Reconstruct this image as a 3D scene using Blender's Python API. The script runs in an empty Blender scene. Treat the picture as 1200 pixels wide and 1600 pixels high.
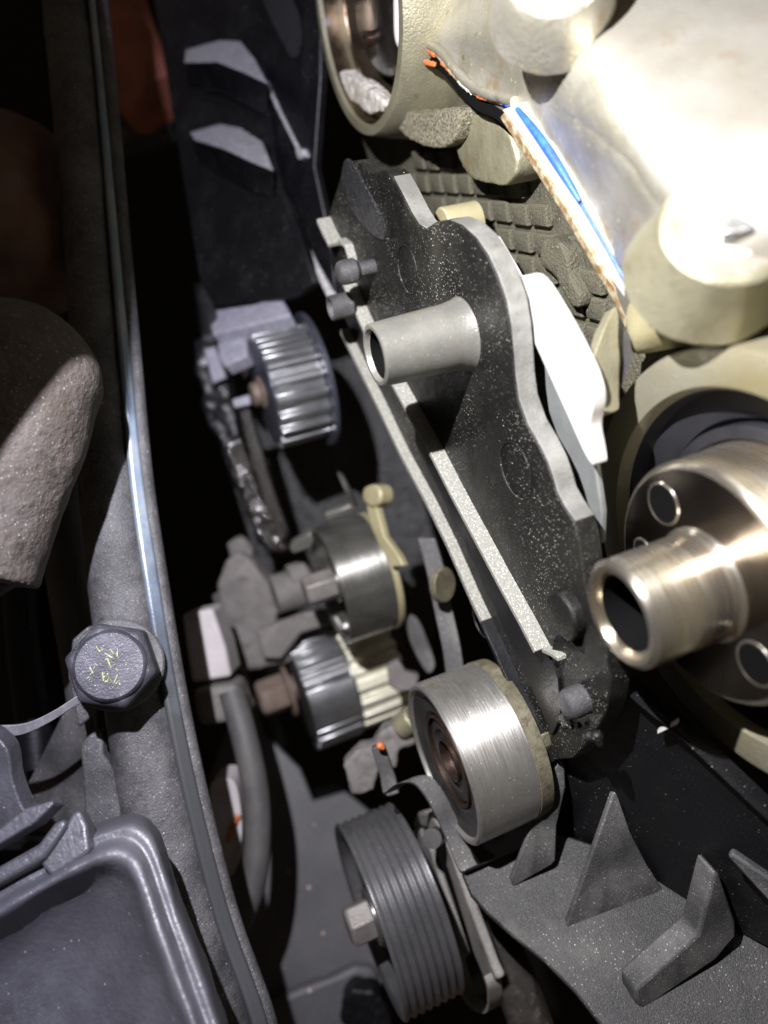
import bpy, bmesh, math, random
from mathutils import Vector, Matrix, noise as mnoise

random.seed(7)
S = bpy.context.scene
COL = S.collection
MM = 0.001

# ---------------------------------------------------------------- camera (all lengths below in millimetres)
# engine axes: X = pulley axis (towards the engine), Y = along the belt face, Z = up out of the engine bay
RV = Vector((.92, -.291, .263)).normalized()          # camera right
BV = Vector((-.275, 0, .961)); BV = (BV - RV * BV.dot(RV)).normalized()
UV = BV.cross(RV).normalized()
FV = -BV
CAM = Vector((0, 0, 300))
F = 1202.0                                            # focal length in photo pixels
cd = bpy.data.cameras.new('camera'); cam = bpy.data.objects.new('camera', cd); COL.objects.link(cam)
cam.matrix_world = Matrix(((RV.x, UV.x, BV.x, CAM.x * MM), (RV.y, UV.y, BV.y, CAM.y * MM),
                           (RV.z, UV.z, BV.z, CAM.z * MM), (0, 0, 0, 1)))
cd.sensor_fit = 'VERTICAL'; cd.sensor_height = 34.6; cd.sensor_width = 26; cd.lens = 26
cd.clip_start = 0.01; cd.clip_end = 20
cd.dof.use_dof = True; cd.dof.focus_distance = 0.252; cd.dof.aperture_fstop = 26 / 4.6
S.camera = cam

def cc(r, u, f): return CAM + RV * r + UV * u + FV * f
def ray(px, py): return RV * ((px - 600) / F) + UV * (-(py - 800) / F) + FV
def D(px, py, d): return CAM + ray(px, py) * d
def AX(px, py, x):
    v = ray(px, py); return CAM + v * ((x - CAM.x) / v.x)
class PL:
    def __init__(s, a, b, c):
        s.o = D(*a); s.n = (D(*b) - s.o).cross(D(*c) - s.o).normalized()
        if s.n.dot(CAM - s.o) < 0: s.n = -s.n
    def __call__(s, px, py, h=0):
        v = ray(px, py); o = s.o + s.n * h
        return CAM + v * ((o - CAM).dot(s.n) / v.dot(s.n))
    def poly(s, pts, h=0): return [s(x, y, h) for x, y in pts]

# ---------------------------------------------------------------- light: a torch held above the bay, its spill cut at the left by an added panel
w = bpy.data.worlds.new('World'); S.world = w; w.use_nodes = True
bg = w.node_tree.nodes['Background']; bg.inputs[0].default_value = (.78, .60, .45, 1); bg.inputs[1].default_value = 0.065
S.view_settings.view_transform = 'Standard'; S.view_settings.look = 'None'; S.view_settings.gamma = 1
S.view_settings.exposure = 0
TORCH = cc(-65, 108, 22)
def spot(name, target, energy, angle, blend, col, size):
    l = bpy.data.lights.new(name, 'SPOT'); o = bpy.data.objects.new(name, l); COL.objects.link(o)
    o.location = TORCH * MM; l.energy = energy; l.spot_size = math.radians(angle); l.spot_blend = blend
    l.color = col; l.shadow_soft_size = size
    o.rotation_euler = (target - TORCH).to_track_quat('-Z', 'Y').to_euler()
spot('torch_beam', D(940, 620, 215), 6.5, 100, .8, (1, .955, .79), .0022)
spot('torch_spill', D(640, 900, 290), 7.6, 155, .05, (.81, .80, 1.0), .0022)

# ---------------------------------------------------------------- materials
def mat(name, base, rough=.5, metal=0., var=None, stain=None, specks=None, bump=(.5, .3, .3), streak=None, spec=.5, rvar=0., coat=0., grime=None, aniso=0.):
    m = bpy.data.materials.new(name); m.use_nodes = True
    nt = m.node_tree; N = nt.nodes; L = nt.links; bs = N['Principled BSDF']
    bs.inputs['Metallic'].default_value = metal; bs.inputs['Specular IOR Level'].default_value = spec
    if coat: bs.inputs['Coat Weight'].default_value = coat; bs.inputs['Coat Roughness'].default_value = .12
    if aniso:
        tn_ = N.new('ShaderNodeTangent'); tn_.direction_type = 'RADIAL'; tn_.axis = 'X'; L.new(tn_.outputs[0], bs.inputs['Tangent'])
        bs.inputs['Anisotropic'].default_value = aniso; bs.inputs['Anisotropic Rotation'].default_value = .25
    tc = N.new('ShaderNodeTexCoord'); mp = N.new('ShaderNodeMapping'); mp.inputs['Scale'].default_value = (1000,) * 3
    L.new(tc.outputs['Object'], mp.inputs[0]); P = mp.outputs[0]
    def noise(scale, det=5, vec=P, rgh=.6):
        n = N.new('ShaderNodeTexNoise'); n.inputs['Scale'].default_value = scale; n.inputs['Detail'].default_value = det
        n.inputs['Roughness'].default_value = rgh; L.new(vec, n.inputs['Vector']); return n.outputs[0]
    def ramp(v, lo, hi, a=0., b=1.):
        r = N.new('ShaderNodeMapRange'); r.inputs[1].default_value = lo; r.inputs[2].default_value = hi
        r.inputs[3].default_value = a; r.inputs[4].default_value = b; L.new(v, r.inputs[0]); return r.outputs[0]
    def mix(f, a, b):
        x = N.new('ShaderNodeMix'); x.data_type = 'RGBA'; L.new(f, x.inputs[0])
        if isinstance(a, tuple): x.inputs[6].default_value = (*a, 1)
        else: L.new(a, x.inputs[6])
        if isinstance(b, tuple): x.inputs[7].default_value = (*b, 1)
        else: L.new(b, x.inputs[7])
        return x.outputs[2]
    c = base
    if var: c = mix(ramp(noise(var[1]), var[2], var[3]), c, var[0])
    if grime: c = mix(ramp(noise(grime[1], 9, rgh=.75), grime[2], grime[3]), c, grime[0])
    if stain:
        for st in (stain if isinstance(stain, list) else [stain]): c = mix(ramp(noise(st[1], 8, rgh=.7), st[2], st[3]), c, st[0])
    hb = None; rg = None
    if specks:
        for sp in (specks if isinstance(specks, list) else [specks]):
            v = N.new('ShaderNodeTexVoronoi'); v.inputs['Scale'].default_value = sp[0]; L.new(P, v.inputs['Vector'])
            near = ramp(v.outputs['Distance'], sp[1] * .55, sp[1], 1, 0)
            sx = N.new('ShaderNodeSeparateColor'); L.new(v.outputs['Color'], sx.inputs[0])
            pick = ramp(sx.outputs[0], 1 - sp[2] - .02, 1 - sp[2] + .02, 0, 1)
            if len(sp) > 4: patch = ramp(noise(sp[4], 3), .42, .6)
            mu = N.new('ShaderNodeMath'); mu.operation = 'MULTIPLY'; L.new(near, mu.inputs[0]); L.new(pick, mu.inputs[1]); fo = mu.outputs[0]
            if len(sp) > 4:
                m2 = N.new('ShaderNodeMath'); m2.operation = 'MULTIPLY'; L.new(fo, m2.inputs[0]); L.new(patch, m2.inputs[1]); fo = m2.outputs[0]
            c = mix(fo, c, sp[3])
    if isinstance(c, tuple): bs.inputs['Base Color'].default_value = (*c, 1)
    else: L.new(c, bs.inputs['Base Color'])
    h = noise(bump[0], 6)
    if streak:      # turning marks: fine lines round the pulley axis
        ms = N.new('ShaderNodeMapping'); ms.inputs['Scale'].default_value = streak; L.new(tc.outputs['Object'], ms.inputs[0])
        st = noise(1, 3, ms.outputs[0]); rs = ramp(st, .3, .7, rough - .1, rough + .14); L.new(rs, bs.inputs['Roughness'])
        ad = N.new('ShaderNodeMath'); ad.operation = 'ADD'; L.new(h, ad.inputs[0]); L.new(st, ad.inputs[1]); h = ad.outputs[0]
    elif rvar:
        L.new(ramp(noise(.12, 6), .3, .7, max(.03, rough - rvar), min(1, rough + rvar)), bs.inputs['Roughness'])
    else: bs.inputs['Roughness'].default_value = rough
    b = N.new('ShaderNodeBump'); b.inputs['Strength'].default_value = bump[1]; b.inputs['Distance'].default_value = bump[2] * MM
    L.new(h, b.inputs['Height']); L.new(b.outputs[0], bs.inputs['Normal'])
    return m

DUST = (.42, .41, .37)
BP = mat('black plastic dusted', (.006, .006, .0055), .42, var=((.016, .016, .013), .03, .44, .76), stain=[((.048, .046, .035), .02, .54, .82), ((.030, .029, .024), .5, .58, .72)],
         specks=[(1.15, .28, .38, (.28, .27, .235), .035), (2.2, .36, .4, (.08, .08, .07), .06), (.6, .14, .2, (.65, .64, .55), .04)], bump=(1.8, .6, .5), rvar=.14, spec=.26)
BPT = mat('dusty lit rib top', (.16, .16, .14), .6, var=((.27, .27, .235), 1.4, .35, .7), specks=(1.6, .38, .5, (.5, .5, .44)), bump=(2.2, .7, .5))  # paler than the plate: dust plus light painted on the rib tops
EDGE = mat('pale lit cover edge', (.10, .10, .09), .5, var=((.17, .17, .155), .12, .4, .7), stain=((.05, .05, .045), .2, .58, .75), bump=(1.4, .5, .5))  # pale tone stands for the lit edge of the plate
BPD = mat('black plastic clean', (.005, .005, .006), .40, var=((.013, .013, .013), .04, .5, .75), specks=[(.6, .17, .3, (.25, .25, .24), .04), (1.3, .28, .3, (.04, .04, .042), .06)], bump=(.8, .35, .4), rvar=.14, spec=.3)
BPG = mat('grey dusted plastic', (.032, .032, .033), .58, var=((.085, .084, .083), .05, .38, .7), stain=((.16, .155, .145), .03, .54, .8), specks=[(1.1, .30, .4, (.26, .25, .235), .04), (2., .36, .4, (.11, .11, .10)), (.6, .14, .25, (.65, .65, .6), .05)], bump=(1.8, .6, .5), spec=.38)
CRK = mat('crazed tarry plastic', (.012, .012, .013), .28, specks=(.7, .2, .5, (.10, .10, .10)), bump=(.55, 1., 2.6))
SHELF = mat('shelf plastic with dust', (.012, .012, .012), .5, var=((.040, .040, .038), .035, .42, .7), stain=((.10, .096, .085), .025, .56, .8), specks=[(1., .28, .35, (.26, .25, .22), .035), (2., .36, .4, (.08, .08, .07)), (.6, .14, .22, (.7, .68, .6), .04)], bump=(1.6, .6, .5), spec=.4)
TUBE = mat('sleeve metal', (.15, .15, .133), .38, .45, var=((.23, .23, .20), .05, .4, .7), stain=[((.15, .125, .07), .10, .56, .78), ((.09, .085, .06), .25, .62, .8)], specks=[(.9, .24, .3, (.32, .30, .24))], bump=(1.2, .35, .4))
STL = mat('turned steel', (.50, .49, .46), .42, .85, var=((.38, .37, .34), .06, .4, .7), stain=[((.30, .25, .15), .09, .62, .80), ((.22, .2, .17), .35, .64, .78)], specks=[(.7, .24, .35, (.18, .15, .10), .06), (.5, .18, .4, (.85, .83, .75))], bump=(1.5, .08, .25), streak=(2000, 90, 90), aniso=.62)
STD = mat('dark steel', (.26, .26, .245), .38, .85, var=((.17, .17, .15), .07, .4, .7), specks=[(.5, .16, .4, (.6, .58, .5))], bump=(1, .06, .15), streak=(2600, 80, 80), aniso=.75)
TOO = mat('sintered teeth', (.42, .43, .445), .30, .9, var=((.28, .29, .305), .12, .4, .7), specks=(.45, .16, .3, (.7, .5, .4)), bump=(1.4, .2, .25))
TOOY = mat('oiled pale teeth', (.66, .65, .53), .42, .25, var=((.46, .45, .34), .15, .5, .8), bump=(1.2, .25, .3))
BLU = mat('blued steel face', (.065, .07, .09), .4, .6, var=((.11, .115, .15), .08, .4, .7), bump=(1, .15, .2))
BLK = mat('black rubber seal', (.014, .013, .013), .42, var=((.03, .028, .026), .1, .4, .7), bump=(1, .3, .3), specks=(.5, .08, .15, (.3, .26, .2)))
SEAL = mat('seal carrier dark', (.010, .010, .012), .5, var=((.02, .02, .023), .05, .4, .7), bump=(.8, .2, .3), spec=.3)
GREASE = mat('dried grease band', (.10, .092, .058), .6, .3, var=((.19, .175, .12), .12, .4, .7), stain=((.05, .04, .025), .3, .50, .72), bump=(1., .4, .5))
STB = mat('dusty zinc bolt', (.17, .16, .15), .5, .5, var=((.25, .235, .22), .15, .4, .7), stain=((.16, .11, .08), .3, .58, .78), bump=(1.4, .5, .5))
RUS = mat('rusty bolt', (.13, .095, .075), .6, .2, var=((.20, .155, .13), .15, .4, .7), stain=((.08, .04, .02), .3, .55, .75), bump=(1.4, .5, .5))
COP = mat('bronze race', (.07, .042, .03), .4, .8, var=((.03, .022, .018), .3, .4, .7), bump=(1, .2, .2))
ALU = mat('cast aluminium', (.55, .53, .46), .36, .75, var=((.44, .41, .33), .05, .4, .7), stain=[((.42, .30, .14), .06, .60, .78)], bump=(.9, .35, .5), specks=(.35, .14, .25, (.7, .55, .25)))
ALUS = mat('stained dimmed aluminium', (.36, .345, .27), .36, .7, var=((.50, .48, .41), .05, .42, .64), stain=[((.38, .245, .09), .06, .57, .73), ((.11, .09, .055), .17, .62, .76)], bump=(.8, .6, .7), specks=[(.35, .2, .4, (.8, .64, .34)), (.8, .22, .35, (.6, .57, .46))])  # stains, plus a darker base for the less lit cover side
ALUG = mat('grimy cast aluminium', (.27, .255, .17), .46, .5, var=((.18, .17, .11), .06, .4, .7), stain=[((.24, .16, .06), .06, .60, .78), ((.075, .065, .04), .14, .60, .78)], bump=(1.1, .6, .6), specks=(.5, .2, .2, (.4, .36, .25)))
ALUR = mat('rough cast aluminium', (.27, .25, .17), .55, .25, var=((.10, .09, .06), .9, .42, .62), bump=(1.2, 1., 1.6))
ALUW = mat('waffle cast aluminium', (.105, .10, .066), .6, .2, var=((.07, .065, .042), .06, .4, .7), stain=[((.022, .02, .013), .10, .52, .72), ((.2, .19, .14), .2, .62, .8)], bump=(1.1, 1., 1.2), specks=(.5, .2, .2, (.26, .24, .16)))
ALUB = mat('machined aluminium', (.78, .78, .75), .35, .5, var=((.66, .66, .62), .08, .4, .7), stain=((.42, .33, .16), .07, .66, .82), bump=(1, .12, .2))
SHEET = mat('grey sheet metal', (.22, .23, .225), .45, .4, var=((.15, .16, .155), .06, .4, .7), specks=(.4, .16, .3, (.5, .46, .32)), bump=(.8, .15, .3))
YEL = mat('yellowed aluminium', (.36, .33, .20), .48, .3, var=((.26, .23, .12), .06, .4, .75), stain=((.2, .13, .05), .1, .62, .8), bump=(.9, .4, .5))
RIMM = mat('pale machined rim', (.23, .22, .165), .42, .5, var=((.21, .185, .10), .04, .4, .7), stain=((.22, .14, .05), .07, .58, .78), bump=(.9, .3, .4), streak=(200, 900, 900))
CAMM = mat('camshaft steel', (.62, .58, .50), .26, .95, var=((.56, .475, .33), .035, .44, .68), stain=[((.44, .27, .13), .05, .60, .76), ((.30, .21, .13), .15, .66, .8)], bump=(.8, .05, .2), streak=(900, 50, 50), aniso=.6)
CAMF = mat('camshaft flange face', (.20, .17, .14), .27, 1., var=((.13, .11, .09), .06, .4, .7), bump=(.9, .1, .2))
HOLE_SHADE = mat('painted hole shade', (.003, .003, .003), .8, spec=.05)  # near-black colour paints the shade inside holes and gaps
OIL = mat('oily bronze bore', (.30, .23, .15), .16, .9, var=((.12, .09, .06), .07, .4, .6), bump=(.35, .5, .8), coat=.6)
OILD = mat('oily black steel', (.03, .026, .022), .12, .6, var=((.07, .055, .04), .09, .45, .7), bump=(.3, .4, .8), coat=.8)
RTV = mat('grey sealant smear', (.55, .53, .47), .35, var=((.36, .32, .24), .2, .4, .7), bump=(.5, .9, 1.4), coat=.3)
ORG = mat('orange sealant', (.52, .13, .035), .5, var=((.24, .08, .03), .4, .4, .7), bump=(1, .6, .6))
BLS = mat('blue sealant', (.02, .06, .42), .4, var=((.03, .14, .55), .3, .4, .7), bump=(1, .3, .4))  # also used for the painted blue glint on the joint face
BRS = mat('rust brown edge', (.20, .125, .055), .5, .3, var=((.42, .37, .24), .35, .42, .60), stain=((.32, .10, .025), .3, .58, .72), bump=(1.2, .6, .6))
RAIL = mat('painted frame rail', (.045, .045, .046), .5, var=((.12, .118, .12), .05, .36, .68), grime=((.022, .022, .022), .3, .5, .75),
           specks=[(.8, .26, .45, (.34, .33, .32), .05), (1.7, .34, .4, (.19, .19, .185)), (.4, .1, .3, (.7, .7, .7), .06)], bump=(1.4, .7, .6))
LIP = mat('bare blue lip', (.16, .22, .32), .36, .3, var=((.34, .38, .40), .03, .38, .62), stain=((.09, .14, .24), .5, .58, .75), specks=(1.0, .24, .3, (.36, .34, .28)), bump=(1.2, .35, .35))
def fade_lip():          # the blue fades to darker grey towards the lower end
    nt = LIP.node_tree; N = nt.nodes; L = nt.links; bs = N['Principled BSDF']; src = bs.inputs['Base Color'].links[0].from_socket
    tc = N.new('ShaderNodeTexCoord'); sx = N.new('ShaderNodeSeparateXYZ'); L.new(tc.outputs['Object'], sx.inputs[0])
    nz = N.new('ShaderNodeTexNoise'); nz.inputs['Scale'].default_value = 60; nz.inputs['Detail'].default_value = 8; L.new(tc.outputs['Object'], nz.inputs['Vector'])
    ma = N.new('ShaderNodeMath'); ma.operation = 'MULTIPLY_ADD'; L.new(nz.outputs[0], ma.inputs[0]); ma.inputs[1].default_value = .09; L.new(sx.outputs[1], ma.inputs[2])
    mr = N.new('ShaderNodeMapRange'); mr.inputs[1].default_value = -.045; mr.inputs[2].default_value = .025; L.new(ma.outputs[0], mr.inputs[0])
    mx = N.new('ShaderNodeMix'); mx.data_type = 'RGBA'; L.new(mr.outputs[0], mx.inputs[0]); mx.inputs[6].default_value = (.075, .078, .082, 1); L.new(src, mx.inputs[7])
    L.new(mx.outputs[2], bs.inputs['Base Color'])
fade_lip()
LIPW = mat('darker grey blue lip', (.085, .11, .15), .45, .2, var=((.18, .20, .22), .05, .38, .62), stain=((.05, .055, .06), .2, .5, .7), specks=(.8, .26, .4, (.36, .34, .30)), bump=(1.2, .5, .45))  # darker grey variant of the lip colour
BOLTM = mat('blackened bolt', (.045, .045, .056), .48, .25, var=((.09, .09, .108), .15, .4, .7), specks=[(1.2, .26, .3, (.26, .26, .27)), (.5, .1, .3, (.6, .6, .6))], bump=(1.2, .5, .5))
PAINT = mat('yellow paint mark', (.50, .53, .26), .7, var=((.25, .27, .16), .6, .4, .6), bump=(1, .3, .3))
ROCK = mat('dusty brown rubber casting', (.085, .068, .054), .72, var=((.135, .118, .105), .05, .35, .7), stain=[((.04, .031, .025), .10, .52, .70), ((.20, .18, .165), .3, .60, .8)], specks=[(.9, .3, .3, (.26, .24, .22)), (.4, .14, .3, (.4, .38, .36))], bump=(.5, .8, 1.1))
RED = mat('dark brown rubber', (.16, .085, .055), .65, var=((.08, .045, .035), .05, .4, .7), bump=(.8, .5, .6))
REDB = mat('dull brick red enamel', (.40, .14, .09), .6, var=((.2, .07, .05), .05, .4, .7), bump=(.5, .3, .6))
GREYP = mat('grey moulded plastic', (.055, .055, .063), .42, var=((.12, .12, .132), .018, .4, .7), stain=((.03, .03, .034), .012, .48, .66), specks=[(.4, .16, .3, (.22, .22, .22)), (1.4, .3, .3, (.14, .14, .145), .03)], bump=(.6, .4, .8), rvar=.12, spec=.9)
BEIGE = mat('dusty beige casting', (.11, .103, .098), .7, var=((.17, .157, .147), .06, .4, .7), stain=((.055, .052, .052), .09, .55, .72), bump=(.7, .7, .9))
PALE = mat('pale grey block', (.42, .40, .40), .65, var=((.33, .31, .31), .05, .4, .7), bump=(.8, .3, .4))
TRAY = mat('grey undertray', (.050, .050, .055), .55, var=((.075, .075, .08), .03, .4, .7), specks=[(.12, .14, .5, (.42, .32, .28)), (.5, .2, .3, (.14, .13, .13))], bump=(.8, .3, .5))
HOSE = mat('black hose', (.05, .05, .05), .6, var=((.085, .082, .078), .06, .4, .7), bump=(1, .4, .4))
GOO = mat('wet tarry lumps', (.016, .014, .012), .14, .2, var=((.06, .05, .04), .25, .5, .7), bump=(.5, 1., 2.), coat=.8)
LEDGE = mat('violet grey plastic ledge', (.20, .20, .24), .55, var=((.28, .28, .32), .25, .4, .7), bump=(1.1, .6, .6))
GRIT_LIT = mat('gritty lit plastic', (.34, .34, .35), .42, var=((.55, .54, .54), .5, .4, .65), specks=[(.45, .3, .5, (.9, .88, .87)), (.3, .2, .25, (.5, .22, .08)), (.9, .3, .4, (.04, .04, .04))], bump=(.7, 1., 1.8))  # grit, with a pale lit tone painted in for the ledge tops
FLOOR = mat('bay floor', (.004, .004, .004), .9, bump=(.1, .3, 2))
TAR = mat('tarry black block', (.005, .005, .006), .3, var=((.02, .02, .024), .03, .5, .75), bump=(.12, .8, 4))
BELTM = mat('ribbed pulley plastic', (.085, .085, .09), .40, .55, var=((.13, .13, .135), .05, .4, .7), specks=[(.7, .24, .35, (.30, .30, .28), .04), (1.6, .34, .4, (.16, .16, .16))], bump=(1.3, .25, .3), aniso=.7, spec=.8)
ARMM = mat('dusty tensioner casting', (.22, .21, .195), .6, var=((.12, .115, .108), .08, .4, .7), stain=((.30, .27, .24), .12, .58, .75), bump=(1., .8, .9))
STRAP = mat('grey cable tie', (.17, .165, .175), .65, var=((.26, .25, .26), .3, .4, .7), specks=(1.2, .2, .2, (.42, .4, .4)), bump=(1.3, .5, .4))

# ---------------------------------------------------------------- builders
WORLDPOS = {}
def finish(name, bm, m, parent=None, smooth=True, bevel=0., seg=2, sub=0, sharp=38, remesh=0., relax=0, disp=None, solid=0.):
    bmesh.ops.remove_doubles(bm, verts=bm.verts, dist=1e-4)
    if not solid: bmesh.ops.recalc_face_normals(bm, faces=bm.faces)
    lo = Vector([min(v.co[i] for v in bm.verts) for i in range(3)]); hi = Vector([max(v.co[i] for v in bm.verts) for i in range(3)])
    c = (lo + hi) / 2
    for v in bm.verts: v.co = (v.co - c) * MM
    me = bpy.data.meshes.new(name); bm.to_mesh(me); bm.free()
    o = bpy.data.objects.new(name, me); COL.objects.link(o)
    me.materials.append(m)
    if smooth:
        me.shade_smooth()
        if not (remesh or sub): me.set_sharp_from_angle(angle=math.radians(sharp))
    if solid:
        s = o.modifiers.new('solid', 'SOLIDIFY'); s.thickness = solid * MM; s.offset = -1
    if remesh:
        r = o.modifiers.new('remesh', 'REMESH'); r.mode = 'VOXEL'; r.voxel_size = remesh * MM; r.use_smooth_shade = True
        if relax:
            s = o.modifiers.new('smooth', 'SMOOTH'); s.factor = .6; s.iterations = relax
    if sub:
        s = o.modifiers.new('sub', 'SUBSURF'); s.levels = sub; s.render_levels = sub
    if disp:
        t = bpy.data.textures.new(name, 'CLOUDS'); t.noise_scale = disp[0] * MM; t.noise_depth = 4
        d = o.modifiers.new('disp', 'DISPLACE'); d.texture = t; d.strength = disp[1] * MM; d.mid_level = .5; d.texture_coords = 'LOCAL'
    if bevel:
        b = o.modifiers.new('bevel', 'BEVEL'); b.width = bevel * MM; b.segments = seg; b.limit_method = 'ANGLE'; b.angle_limit = math.radians(35)
        b.harden_normals = False
    c = c * MM
    WORLDPOS[o] = c
    if parent: o.parent = parent; o.location = c - WORLDPOS[parent]
    else: o.location = c
    return o
obj = finish
def tag(o, label, cat, group=None):
    o['label'] = label; o['category'] = cat
    if group: o['group'] = group
    return o
def thing(name, label, cat, at, group=None):
    o = bpy.data.objects.new(name, None); COL.objects.link(o); o.empty_display_size = .005
    WORLDPOS[o] = Vector(at) * MM; o.location = WORLDPOS[o]
    return tag(o, label, cat, group)

def prism(pts, vec, bm=None):
    bm = bm or bmesh.new(); vec = Vector(vec)
    a = [bm.verts.new(p) for p in pts]; b = [bm.verts.new(Vector(p) + vec) for p in pts]; n = len(a)
    bm.faces.new(a); bm.faces.new(b[::-1])
    for i in range(n): bm.faces.new((a[i], a[(i + 1) % n], b[(i + 1) % n], b[i]))
    return bm
def frame(axis):
    a = Vector(axis).normalized(); t = Vector((0, 1, 0)) if abs(a.y) < .9 else Vector((0, 0, 1))
    u = (t - a * t.dot(a)).normalized(); return a, u, a.cross(u)
XA = Vector((1, 0, 0))
def lathe(c, prof, axis=XA, seg=72, bm=None, arc=None):
    bm = bm or bmesh.new(); a, u, v = frame(axis); rings = []
    for (h, r) in prof:
        if r < 1e-6: rings.append([bm.verts.new(c + a * h)])
        else: rings.append([bm.verts.new(c + a * h + (u * math.cos(t) + v * math.sin(t)) * r) for t in [2 * math.pi * k / seg for k in range(seg)]])
    for A, B in zip(rings, rings[1:]):
        for k in range(seg):
            j = (k + 1) % seg
            if len(A) == 1 and len(B) == 1: continue
            if len(A) == 1: bm.faces.new((A[0], B[k], B[j]))
            elif len(B) == 1: bm.faces.new((A[k], A[j], B[0]))
            else: bm.faces.new((A[k], A[j], B[j], B[k]))
    return bm
def ring(c, h0, h1, ri, ro, axis=XA, seg=72, ch=.4, bm=None):      # hollow cylinder with chamfered rims
    return lathe(c, [(h0, ri + ch), (h0, ro - ch), (h0 + ch, ro), (h1 - ch, ro), (h1, ro - ch), (h1, ri + ch), (h1 - ch, ri), (h0 + ch, ri), (h0, ri + ch)], axis, seg, bm)
def disc(c, h0, h1, r, axis=XA, seg=64, ch=.4, bm=None):
    return lathe(c, [(h0, 0), (h0, r - ch), (h0 + ch, r), (h1 - ch, r), (h1, r - ch), (h1, 0)], axis, seg, bm)
def hexbolt(c, h0, h1, r, axis=XA, rot=0., bm=None, dome=True):
    bm = bm or bmesh.new(); a, u, v = frame(axis)
    def pt(h, r, k): t = rot + k * math.pi / 3; return c + a * h + (u * math.cos(t) + v * math.sin(t)) * r
    hh = h0 + (h1 - h0) * .12
    R0 = [bm.verts.new(pt(h0, r * .84, k)) for k in range(6)]; R1 = [bm.verts.new(pt(hh, r, k)) for k in range(6)]; R2 = [bm.verts.new(pt(h1, r, k)) for k in range(6)]
    bm.faces.new(R0); bm.faces.new(R2[::-1])
    for A, B in ((R0, R1), (R1, R2)):
        for k in range(6): bm.faces.new((A[k], A[(k + 1) % 6], B[(k + 1) % 6], B[k]))
    return bm
def gear(c, h0, h1, n, rr, rt, ph=0., bm=None, skip=None, inner=0):
    pts = []
    for k in range(n):
        if skip and skip(k): continue
        for (f, r) in ((-.27, rr), (-.24, rr + .25 * (rt - rr)), (-.19, rt - .25), (-.12, rt), (.12, rt), (.19, rt - .25), (.24, rr + .25 * (rt - rr)), (.27, rr)):
            t = ph + (k + f) * 2 * math.pi / n; pts.append(c + Vector((h0, math.cos(t) * r, math.sin(t) * r)))
    return prism(pts, (h1 - h0, 0, 0), bm)
def tube(path, rad, seg=20, bm=None, flat=1.):
    bm = bm or bmesh.new(); n = len(path); rings = []; u = None
    rad = rad if isinstance(rad, (list, tuple)) else [rad] * n
    for i in range(n):
        t = (path[min(i + 1, n - 1)] - path[max(i - 1, 0)]).normalized()
        if u is None: u = frame(t)[1]
        u = (u - t * u.dot(t)).normalized(); v = t.cross(u)
        rings.append([bm.verts.new(path[i] + (u * math.cos(a) + v * math.sin(a) * flat) * rad[i]) for a in [2 * math.pi * k / seg for k in range(seg)]])
    for A, B in zip(rings, rings[1:]):
        for k in range(seg): bm.faces.new((A[k], A[(k + 1) % seg], B[(k + 1) % seg], B[k]))
    bm.faces.new(rings[0][::-1]); bm.faces.new(rings[-1])
    return bm
def spline(pts, n=8):
    pts = [Vector(p) for p in pts]; out = []
    for i in range(len(pts) - 1):
        p0, p1, p2, p3 = pts[max(i - 1, 0)], pts[i], pts[i + 1], pts[min(i + 2, len(pts) - 1)]
        for k in range(n):
            t = k / n
            out.append(.5 * ((2 * p1) + (p2 - p0) * t + (2 * p0 - 5 * p1 + 4 * p2 - p3) * t * t + (3 * p1 - p0 - 3 * p2 + p3) * t ** 3))
    out.append(pts[-1]); return out
def s2(pts, n=5, closed=True):       # smooth a 2-D outline
    P = [Vector((x, y, 0)) for x, y in pts]
    if closed: r = spline(P[-2:] + P + P[:2], n); r = r[2 * n:-(2 * n) - n] if False else spline([P[-1]] + P + [P[0], P[1]], n)[n:-n - 1]
    else: r = spline(P, n)
    return [(p.x, p.y) for p in r]
def ribx(pxpts, xbase, x0, x1, th):  # a thin wall following a line drawn on the plane X = xbase, standing from x0 to x1
    P = [AX(x, y, xbase) for x, y in pxpts]; A, B = [], []
    for i, p in enumerate(P):
        t = P[min(i + 1, len(P) - 1)] - P[max(i - 1, 0)]; nrm = Vector((0, -t.z, t.y)).normalized()
        if nrm.z < 0: nrm = -nrm
        A.append(Vector((x0, p.y, p.z))); B.append(Vector((x0, p.y, p.z)) - nrm * th)
    return prism(A + B[::-1], (x1 - x0, 0, 0))
def strip(path, side, wid, up, th):  # a flat band along a 3-D path
    bm = bmesh.new(); R = []
    for i, p in enumerate(path):
        w_ = wid[i] if isinstance(wid, (list, tuple)) else wid
        s = side[i] if isinstance(side, list) else side
        R.append([bm.verts.new(p + s * w_ / 2 + up * th / 2), bm.verts.new(p - s * w_ / 2 + up * th / 2), bm.verts.new(p - s * w_ / 2 - up * th / 2), bm.verts.new(p + s * w_ / 2 - up * th / 2)])
    for A, B in zip(R, R[1:]):
        for k in range(4): bm.faces.new((A[k], A[(k + 1) % 4], B[(k + 1) % 4], B[k]))
    bm.faces.new(R[0][::-1]); bm.faces.new(R[-1]); return bm
def grid(rows, bm=None):
    bm = bm or bmesh.new(); V = [[bm.verts.new(p) for p in r] for r in rows]
    for A, B in zip(V, V[1:]):
        for k in range(len(A) - 1): bm.faces.new((A[k], A[k + 1], B[k + 1], B[k]))
    return bm
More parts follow.
